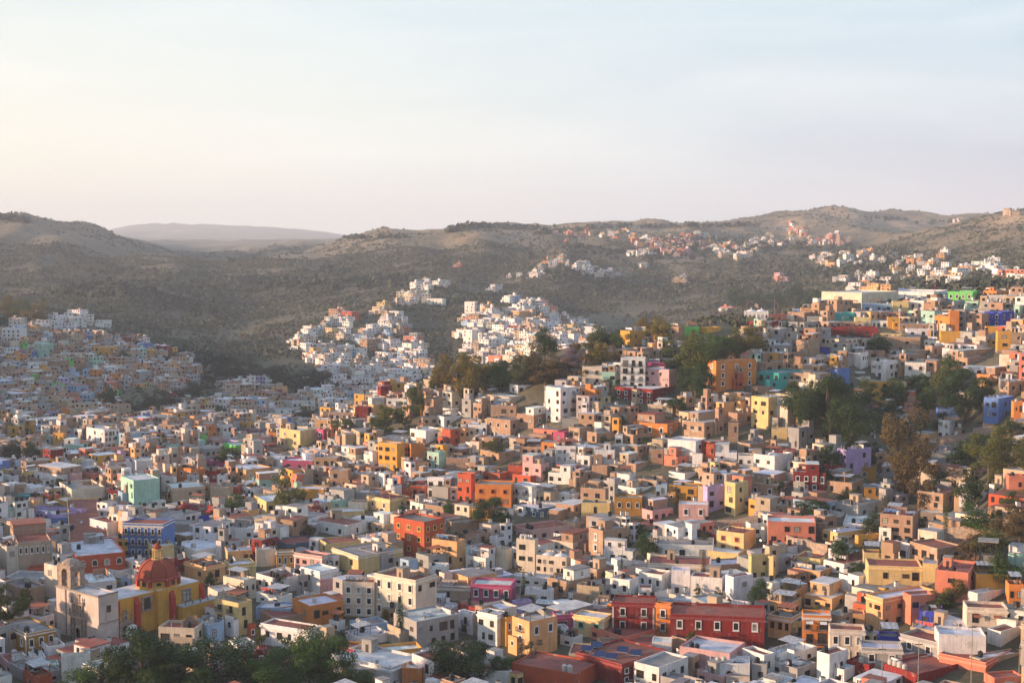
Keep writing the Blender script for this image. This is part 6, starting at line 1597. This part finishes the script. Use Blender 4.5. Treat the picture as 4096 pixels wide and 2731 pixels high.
for X, Y in CAND:
    g = float(gz(X, Y)); sx, sy = proj(X, Y, g); dx, dy = sx / K, sy / K
    if dx < -90 or dx > 2440 or dy > 1740: continue
    if Y > 720: q_ = (float(fbm(np.array(X), np.array(Y), 55, 3, 61)) - .5) * 90; dx0, dy0 = dx, dy; dx += q_; dy += q_ * .6
    if Y < 720:
        zone = 'town'; dens = 1
        if not inside(TOWN, dx, dy):
            if not inside(LEFT, dx, dy): continue
            zone = 'left'
    elif inside(LEFT, dx, dy): zone = 'left'; dens = .97
    elif inside(MIDW, dx, dy): zone = 'mid'; dens = .72
    else: continue
    if Y > 720: dx, dy = dx0, dy0
    if green(dx, dy) or rr.random() > dens: continue
    if zone == 'mid' and float(fbm(np.array(X), np.array(Y), 38, 3, 31)) < .41: continue
    if zone == 'left' and float(fbm(np.array(X), np.array(Y), 45, 3, 33)) < .36: continue
    zs = 1.22 if zone == 'mid' else 1.22 if zone == 'left' else 1.38
    if zone == 'town' and dx > 1880 and 870 < dy < 1250 and rr.random() < .5: continue
    kz = ray(sx, sy)[1]
    # hidden by the ground in front?
    dd = np.arange(245, Y - 25, 6.0)
    if len(dd) and (gz(X / Y * dd, dd) > (g + 5) / Y * dd).any(): continue
    for tr in range(5):
        w, d = zs * rr.uniform(4.6, 12.0) * (1 - .18 * tr), zs * rr.uniform(4.6, 9.5) * (1 - .18 * tr)
        if not foot_free(X, Y, (.39 if Y < 640 else .42) * max(w, d)): continue
        H = rr.choice([3.2, 3.4, 5.0, 5.8, 6.2, 6.8, 8.8, 9.2] + ([9] if zone == 'mid' else [])) + rr.uniform(-.2, .6)
        hw = .55 * (w + d) / 2 / Y * F; top = sy - H / Y * F; lim = occl_limit(sx - hw, sx + hw, top, sy + 4, Y)
        limited = top < lim + 25
        if top < lim: H = (sy - lim) / F * Y
        if H < 2.6: continue
        GEN.append((X, Y, g, w, d, H, zone, dx, dy, limited)); foot_add(X, Y, .37 * max(w, d)); break
print('generated', len(GEN), 'measured', len(HOUSES))
def zcol(zone, dx, dy):
    if zone == 'left' and rr.random() < .20: return rr.choice(MIXP['leftc'])
    if zone == 'mid' and rr.random() < .12: return rr.choice(MIXP['midc'])
    if zone == 'town' and rr.random() < .10: return rr.choice('oOrysUTOPy')
    if zone == 'town' and (dx > 1000 and dy < 1180) and rr.random() < .55: return rr.choice('bbbbkgc')
    if zone == 'town' and dy > 1180 and rr.random() < .45: return rr.choice('wwwwcg')
    return rr.choice(MIXP[zone])
GEN.sort(key=lambda q: -(q[3] * q[5] / q[1] ** 2))
NEARGEN = [q for q in GEN if q[1] < 640][:170]; nid = set(map(id, NEARGEN)); FARGEN = [q for q in GEN if id(q) not in nid]
LM = [(h['xc'] / K, (h['yt'] + h['yb']) / 2 / K, h['label']) for h, C, z in HOUSES]
used = set()
def rel_label(dx, dy, colname, H):
    c = sorted(LM, key=lambda l: (l[0] - dx) ** 2 + ((l[1] - dy) * 1.5) ** 2)
    size = 'low' if H < 4.5 else 'two storey' if H < 7.6 else 'tall'
    for l in c[:12]:
        ex, ey = dx - l[0], dy - l[1]
        rel = ('right of' if ex > 0 else 'left of') if abs(ex) > abs(ey) * 1.3 else ('below' if ey > 0 else 'above')
        lab = f'{size} {colname} house just {rel} the {l[2]}'
        if len(lab.replace('-', ' ').split()) > 16: continue
        if lab not in used: used.add(lab); return lab
    return f'{size} {colname} house'
for X, Y, g, w, d, H, zone, dx, dy, limited in NEARGEN:
    k = zcol(zone, dx, dy); phi = R(16 + 56 * float(fbm(np.array(X), np.array(Y), 70, 2, 71)) + rr.uniform(-4, 4)); c, s = math.cos(phi), math.sin(phi)
    cx, cy = X + w / 2 * c - d / 2 * s, Y - w / 2 * s - d / 2 * c
    gg = float(gz(cx, cy)); st = max(1, int((H - .6) / 2.7))
    win = f'L{st}x{max(1, int(w / 3))}{rr.choice(["", "", "", "f"])} R{st}x{max(1, int(d / 3.6))}'
    random.seed(int(X * 91 + Y * 7)); lab = rel_label(dx, dy, CN[k], H)
    house((cx, cy, gg), g + H, phi, w, d, PAL[k], ROOF[rr.choice('rrwwg')], lab, win, 'x' if limited else rr.choice(['', '', '', 'c', 'h', 's', 'x']), 'flat_roofed_house', 'house', brick=k == 'b', near=True, group='small houses filling the gaps', tanklab='the ' + lab if len(lab.split()) < 11 else 'the ' + ' '.join(lab.split()[:3]) + ' near ' + ' '.join(lab.split()[6:12]))
# ------------------------------------------------------------------ far houses as one mass
class Bulk:
    def __init__(s): s.V = []; s.C = []; s.M = []; s.U = []
    def quad(s, p, col, m, uv): s.V.append(p); s.C.append(col); s.M.append(m); s.U.append(uv)
    def box(s, cx, cy, z0, z1, w, d, phi, col, rcol, mats=(0, 1)):
        c, sn = math.cos(phi), math.sin(phi); P = [(-w / 2, -d / 2), (w / 2, -d / 2), (w / 2, d / 2), (-w / 2, d / 2)]; P = [(cx + x * c + y * sn, cy - x * sn + y * c) for x, y in P]; u = random.uniform(0, 80)
        for i in range(4):
            a, b_ = P[i], P[(i + 1) % 4]; e = math.dist(a, b_); s.quad([(*a, z0), (*b_, z0), (*b_, z1), (*a, z1)], col, mats[0], [(u, z0 - z1), (u + e, z0 - z1), (u + e, 0), (u, 0)]); u += e
        zr = z1 - .35; 
        s.quad([(*p, z1) for p in P], rcol, mats[1], [(0, 0), (1, 0), (1, 1), (0, 1)])
        return P
    def win(s, a, b_, t, z, w, h, col=(.03, .03, .035, 1)):
        dx, dy = b_[0] - a[0], b_[1] - a[1]; L_ = math.hypot(dx, dy); dx /= L_; dy /= L_; nx, ny = dy * .05, -dx * .05; x, y = a[0] + dx * L_ * t, a[1] + dy * L_ * t
        p = [(x - dx * w / 2 + nx, y - dy * w / 2 + ny), (x + dx * w / 2 + nx, y + dy * w / 2 + ny)]; s.quad([(*p[0], z - h / 2), (*p[1], z - h / 2), (*p[1], z + h / 2), (*p[0], z + h / 2)], col, 2, [(0, 0), (1, 0), (1, 1), (0, 1)])
    def build(s, name, mats):
        V = np.array(s.V, 'f'); n = len(V); me = bpy.data.meshes.new(name); me.vertices.add(4 * n); me.vertices.foreach_set('co', V.ravel()); me.loops.add(4 * n); me.loops.foreach_set('vertex_index', np.arange(4 * n, dtype='i'))
        me.polygons.add(n); me.polygons.foreach_set('loop_start', np.arange(0, 4 * n, 4, dtype='i')); me.polygons.foreach_set('material_index', np.array(s.M, 'i'))
        for m in mats: me.materials.append(M[m])
        ca = me.color_attributes.new('Col', 'FLOAT_COLOR', 'CORNER'); ca.data.foreach_set('color', np.repeat(np.array(s.C, 'f'), 4, 0).ravel()); ul = me.uv_layers.new(name='UVMap'); ul.data.foreach_set('uv', np.array(s.U, 'f').ravel())
        me.update(calc_edges=True); return me
B = Bulk()
def bulk_house(X, Y, g, w, d, H, k, phi, rng=rr, top=True):
    pk = tuple(min(.8, v * (1.0 if Y < 1700 else .82)) for v in PAL[k]); col = (*jit(pk, .12), rng.random()); rc = (*jit(ROOF[rng.choice('wgggr')] if Y < 1500 else (.5, .3, .22) if rng.random() < .3 else ROOF['w'], .15), 1)
    P = B.box(X, Y, g - 4, g + H, w, d, phi, col, rc)
    fl = max(1, int(H / 2.8)); fh = H / fl
    for i, dens in ((0, .85), (1, .6)):
        a, b_ = P[i], P[(i + 1) % 4]; L_ = math.dist(a, b_); n = max(1, int(L_ / rng.uniform(2.4, 3.4)))
        for f in range(fl):
            for q in range(n):
                if rng.random() < dens: B.win(a, b_, (q + .5) / n, g + fh * (f + .55), rng.uniform(.9, 1.7), rng.uniform(1.0, 1.6))
    if rng.random() < .55:
        a_, w3 = phi, w * rng.uniform(.45, .8); ox, oy = -math.cos(phi) * w * .2 - math.sin(phi) * d * .5, math.sin(phi) * w * .2 - math.cos(phi) * d * .5
        Q = B.box(X + ox, Y + oy, g - 4, g + H * rng.uniform(.35, .7), w3, d * .8, phi, (*jit(PAL[k if rng.random() < .5 else rng.choice('wkbg')], .12), 0), rc)
    if top and rng.random() < .5: 
        w2 = rng.uniform(2, 3.5); B.box(X + rng.uniform(-.2, .2) * w, Y + rng.uniform(-.2, .2) * d, g + H, g + H + rng.uniform(1.5, 2.8), w2, w2, phi, (*jit(PAL[rng.choice('wkgb') if rng.random() < .5 else k]), 0), rc)
    if rng.random() < .55 and Y < 1300:
        tx, ty = X + rng.uniform(-.3, .3) * w, Y - d * .2; B.box(tx, ty, g + H + .3, g + H + 1.6, 1.0, 1.0, phi + .7, (.02, .02, .02, 1) if rng.random() < .6 else (.6, .58, .55, 1), (.02, .02, .02, 1))
for X, Y, g, w, d, H, zone, dx, dy, limited in FARGEN: bulk_house(X, Y, g, w, d, H, zcol(zone, dx, dy), R(12 + 60 * float(fbm(np.array(X), np.array(Y), 80, 2, 71)) + rr.uniform(-5, 5)), top=not limited)
# villages on the far slopes
CL = [(1230, 630, 14, 10, 6, 'wwc', 1500), (1275, 607, 16, 8, 8, 'wPs', 1500), (1340, 622, 26, 12, 16, 'www', 1500), (1390, 632, 22, 8, 12, 'wwg', 1500), (1525, 560, 62, 12, 44, 'sppkk', 1800), (1480, 585, 25, 6, 14, 'www', 1800), (1550, 582, 30, 7, 22, 'spk', 1800), (1640, 572, 50, 9, 22, 'wwPs', 1800), (1760, 560, 50, 14, 20, 'wwPc', 1800), (1700, 590, 50, 8, 14, 'wcs', 1600), (1830, 530, 30, 10, 12, 'sPw', 1800), (1880, 555, 60, 14, 20, 'spwk', 1800),
      (1900, 600, 60, 18, 12, 'wwPc', 1300), (1990, 595, 60, 14, 14, 'wwcP', 1300), (2090, 610, 80, 22, 20, 'wwwPc', 1100), (2170, 640, 70, 20, 18, 'wwwcP', 1000), (2260, 620, 60, 18, 12, 'www', 1000), (2320, 650, 40, 16, 18, 'wPs', 1000), (2200, 507, 10, 4, 3, 'wkk', 1800), (2335, 494, 20, 6, 4, 'kkc', 1900), (2020, 650, 60, 10, 8, 'wcg', 1000), (1930, 650, 20, 8, 3, 'w', 1000), (1990, 670, 50, 8, 10, 'wgP', 900), (1790, 648, 16, 6, 4, 'mps', 1200), (1710, 705, 40, 6, 6, 'wcs', 760), (1850, 540, 12, 6, 3, 'sk', 1800),
      (1560, 650, 20, 6, 5, 'gk', 1500), (1480, 615, 16, 5, 4, 'wg', 1500), (1140, 668, 16, 4, 3, 'w', 1500), (1050, 617, 8, 3, 2, 'ps', 1600), (1180, 638, 10, 3, 2, 'wg', 1500), (990, 662, 30, 8, 12, 'www', 1450), (950, 690, 30, 10, 14, 'wwc', 1350), (1290, 605, 30, 12, 8, 'wPg', 1500), (1330, 545, 60, 10, 14, 'spk', 1900), (1430, 540, 50, 8, 8, 'swP', 2200), (1600, 545, 40, 6, 10, 'sPw', 2000), (1480, 560, 40, 10, 14, 'sPw', 1900), (730, 720, 3, 2, 0, 'w', 1000), (110, 745, 30, 12, 10, 'www', 1200), (40, 780, 50, 22, 16, 'wwwc', 1050), (60, 820, 60, 14, 10, 'wwT', 1000), (160, 750, 50, 12, 10, 'www', 1200)]
for cx, cy, rx, ry, n, pal, dm in CL:
    for q in range(n):
        for _ in range(6):
            a, b_ = rr.gauss(0, .5) * rx, rr.gauss(0, .5) * ry; X, Y, G = hit((cx + a) * K, (cy + b_) * K, dm)
            s = rr.uniform(6, 12) if Y < 1500 else rr.uniform(6, 10.5)
            if foot_free(X, Y, s * .42): break
        else: continue
        foot_add(X, Y, s * .4); bulk_house(X, Y, G, s * rr.uniform(.8, 1.5), s, rr.choice([3.5, 6, 6.5, 9]), rr.choice(pal), R(rr.uniform(-20, 55)))
tag(link('distant_houses', B.build('distant_houses', ['wall_far', 'roof_far', 'glass'])), 'mass of small far houses covering the valley slopes', 'houses', kind='stuff')
# ------------------------------------------------------------------ scrub and woodland
def free_gap(X, Y, x, y):
    return float(fbm(np.array(X), np.array(Y), 38, 3, 31)) < .43 if inside(MIDW, x, y) else float(fbm(np.array(X), np.array(Y), 45, 3, 33)) < .38
def scrub():
    rs = np.random.RandomState(4); P = []; S = []; Cc = []
    def add(n, dmin, dmax, sz, dens):
        Y = np.sqrt(rs.uniform(dmin ** 2, dmax ** 2, n)); X = Y * rs.uniform(-.42, .42, n); z = gz(X, Y)
        d = Y * CP - z * SP; sx = (2048 + F * X / d) / K; sy = (1365.5 - F * (Y * SP + z * CP) / d) / K
        k = fbm(X, Y, 170, 4, 21); k2 = fbm(X, Y, 40, 3, 8)
        m = (sx > -60) & (sx < 2420) & (rs.uniform(0, 1, n) < np.clip((k - dens) * 8 + .42, .05, 1) * np.clip(.4 + (k2 - .3) * 2, .2, 1) * np.clip(1.05 - (z + 45) / 70, .28, 1))
        free = np.ones(n, bool)
        idx = np.nonzero(m)[0]
        for i in idx:
            if Y[i] < 1800:
                x, y = sx[i], sy[i]
                if (inside(LEFT, x, y) or inside(MIDW, x, y)) and not green(x, y) and not free_gap(X[i], Y[i], x, y): free[i] = False; continue
                if Y[i] < 720 and inside(TOWN, x, y) and not green(x, y): free[i] = False; continue
            if not foot_free(X[i], Y[i], 1.5): free[i] = False
        m &= free; X, Y, z, k = X[m], Y[m], z[m], k[m]; n = len(X)
        s = rs.uniform(.6, 1.5, n) ** 1.5 * sz * .78 * np.clip(.3 + 1.5 * k2[m], .6, 1.6)
        P.append(np.stack([X, Y, z], 1)); S.append(s)
        base = np.array([(.066, .080, .044), (.092, .096, .054), (.125, .100, .072), (.046, .062, .036), (.15, .125, .085)])[rs.choice(5, n, p=[.36, .24, .14, .18, .08])]
        Cc.append(base * rs.uniform(.75, 1.3, (n, 1)))
    add(14000, 640, 1300, 1.8, .34); add(110000, 1200, 2300, 1.9, .36); add(70000, 2000, 3600, 2.1, .46); add(9000, 250, 640, 1.2, .1)
    # taller single trees along the ridges and in the ravines
    def line(pts, n, s, dm, jy=4):
        for q in range(n):
            t = rs.uniform(0, len(pts) - 1); i = int(t); f = t - i; x = pts[i][0] * (1 - f) + pts[i + 1][0] * f; y = pts[i][1] * (1 - f) + pts[i + 1][1] * f
            X, Y, G = hit((x + rs.normal(0, 4)) * K, (y + abs(rs.normal(0, jy)) + (2 if jy > 3 else 0)) * K, dm); P.append(np.array([[X, Y, G]])); S.append(np.array([s * rs.uniform(.6, 1.3)])); Cc.append(np.array([[.04, .048, .03]]) * rs.uniform(.8, 1.4))
    line([(1030, 532), (1100, 522), (1230, 527)], 170, 8, 2000, 1.5); line([(1230, 540), (1400, 522), (1560, 522), (1750, 517)], 120, 7.5, 2000, 1.5); line([(0, 502), (60, 512)], 36, 8, 2000, 1)
    line([(790, 549), (930, 547)], 30, 6.5, 2000, .5); line([(120, 665), (250, 652), (330, 665), (420, 690), (520, 700)], 190, 6, 1500, 14); line([(550, 640), (700, 640), (850, 640), (950, 630)], 170, 6.5, 1700, 12)
    line([(1950, 495), (2100, 505), (2230, 505)], 40, 6, 2400); line([(520, 600), (620, 575), (700, 565)], 40, 6, 2000); line([(1960, 640), (2100, 650), (2352, 640)], 260, 5, 900, 18); line([(1700, 600), (1900, 620), (2100, 600)], 240, 5.5, 1200, 18); line([(1640, 700), (1760, 696), (1890, 704)], 110, 5.5, 760, 5); line([(1260, 600), (1400, 650), (1650, 640), (1800, 640)], 260, 5, 1300, 22); line([(1500, 545), (1700, 550), (1900, 560), (2100, 575)], 260, 6, 1500, 16); line([(200, 600), (500, 640), (800, 610)], 160, 5, 1700, 24); line([(1300, 560), (1500, 575), (1700, 560)], 160, 5.5, 1600, 14); line([(480, 870), (600, 860), (730, 880), (900, 880), (1020, 860)], 260, 5, 900, 22); line([(300, 790), (420, 810), (500, 830)], 90, 5, 1000, 10)
    P = np.concatenate(P); S = np.concatenate(S); Cc = np.concatenate(Cc); n = len(P); q = 11
    d = rs.normal(size=(n, q, 3)); d /= np.linalg.norm(d, axis=2)[..., None]; d[..., 2] = np.abs(d[..., 2]) * 1.05
    c = P[:, None, :] + d * (S[:, None, None] * rs.uniform(.35, .95, (n, q, 1))); c[..., 2] += .2 * S[:, None]
    a = d + rs.normal(0, .5, d.shape); a /= np.linalg.norm(a, axis=2)[..., None]; t = np.cross(a, rs.normal(size=a.shape)); t /= np.linalg.norm(t, axis=2)[..., None]; u = np.cross(a, t); s = S[:, None, None] * rs.uniform(.35, .62, (n, q, 1))
    V = np.stack([c - t * s, c + u * s * .75, c + t * s, c - u * s * .75], 2).reshape(-1, 3); N = n * q
    me = bpy.data.meshes.new('scrub'); me.vertices.add(4 * N); me.vertices.foreach_set('co', V.astype('f').ravel()); me.loops.add(4 * N); me.loops.foreach_set('vertex_index', np.arange(4 * N, dtype='i')); me.polygons.add(N); me.polygons.foreach_set('loop_start', np.arange(0, 4 * N, 4, dtype='i'))
    col = np.repeat(Cc[:, None, :], q, 1) * rs.uniform(.75, 1.3, (n, q, 1)); col = np.concatenate([col, np.ones((n, q, 1))], 2).reshape(-1, 4)
    ca = me.color_attributes.new('Col', 'FLOAT_COLOR', 'CORNER'); ca.data.foreach_set('color', np.repeat(col, 4, 0).astype('f').ravel()); me.materials.append(M['scrub']); me.update(calc_edges=True)
    print('scrub', n); tag(link('scrub_vegetation', me), 'dry olive scrub and scattered woodland over the hills', 'scrub', kind='stuff')
scrub()
# ------------------------------------------------------------------ things set on the finished roofs and walls
bpy.context.view_layer.update()
for i, (dx, dy) in enumerate(((1348, 1492), (1378, 1505), (1404, 1510), (1370, 1484), (1430, 1495), (1460, 1502))): panels(dx, dy, 'tilted blue solar panel, %s on the weathered roof' % ['leftmost', 'second from left in front', 'third in front', 'rear left', 'rear right', 'rightmost'][i])


for sx, sy, pale, s_ in ((2480, 2560, 1, 1.5), (2373, 2588, 1, 1.3), (2414, 2640, 1, 1.4), (2337, 2592, 0, 1.2), (1971, 2672, 0, 1.3), (2004, 2668, 1, 1.3), (2067, 2670, 1, 1.3), (2136, 2680, 1, 1.1), (3700, 2690, 1, 1.5), (262, 2120, 0, 1.2), (289, 2118, 0, 1.2), (70, 2700, 1, 1.3), (105, 2702, 0, 1.3), (2495, 1640, 1, 1.3), (2800, 1628, 1, 1.4), (2895, 1640, 1, 1.4), (2702, 1600, 1, 1.4), (2440, 1430, 1, 1.4), (2020, 1570, 1, 1.3), (1860, 1560, 1, 1.3), (1400, 2110, 1, 1.2), (1560, 2240, 1, 1.2), (1145, 2270, 1, 1.3), (1190, 2300, 1, 1.3)):
    h = surf(sx, sy)
    if h and h[1].z > .8 and h[2].get('label') and h[2].get('category') not in ('tree', 'water tank'):
        w = h[2]['label'].split()[:9]
        while w[-1].lower() in ('the', 'with', 'of', 'and', 'by', 'on', 'at', 'in', 'its', 'right', 'left', 'behind', 'below', 'above', 'beside', 'a', 'before', 'under'): w = w[:-1]
        add_tank(*h[0], 'the ' + ' '.join(w), (.50, .47, .43) if pale else BL, s=s_, words='larger ')
def banner():
    h = surf(2100, 1640)
    if not h or h[1].z > .5: return
    n = Vector((h[1].x, h[1].y, 0)).normalized(); L0 = h[0] + n * .12; r = tag(link('banner', None, None, L0, math.atan2(n.x, -n.y)), 'pink red cloth banner hanging on a rough brick house', 'banner')
    b = MB(); b.quad([(-.9, -.02, -1.5), (.9, -.02, -1.5), (1.05, 0, 1.4), (-1.05, 0, 1.4)]); link('cloth', b.mesh('cloth', ['cloth']), r, color=(.62, .10, .12))
    c = bpy.data.curves.new('lettering', 'FONT'); c.body = 'GO!'; c.size = 1.1; c.align_x = 'CENTER'; c.materials.append(M['trim']); o = bpy.data.objects.new('lettering', c); COL.objects.link(o); o.parent = r; o.location = (0, -.06, -1.3); o.rotation_euler = (R(90), 0, 0); o.color = (.75, .6, .65, 1)
banner()
# ------------------------------------------------------------------ air
def haze():
    zmin = min(-104.0, float(Z[:, DL < 13900].min()))
    b = MB(); b.box(-6200, 6200, -120, 13900, zmin - 1.2, 340)
    m = bpy.data.materials.new('haze_air'); m.use_nodes = True; nt = m.node_tree; nt.nodes.clear(); o = nt.nodes.new('ShaderNodeOutputMaterial'); v = nt.nodes.new('ShaderNodeVolumePrincipled')
    v.inputs['Color'].default_value = (.80, .88, 1.0, 1); v.inputs['Density'].default_value = HAZE_D; v.inputs['Anisotropy'].default_value = .0; nt.links.new(v.outputs[0], o.inputs['Volume']); M['air'] = m
    o = link('haze', b.mesh('haze', ['air'])); tag(o, 'pale evening haze filling the valley air', 'haze', kind='stuff'); print('zmin', zmin, 'zmax', float(Z[:, DL < 8200].max()))
HAZE_D = 1.0e-4
haze()
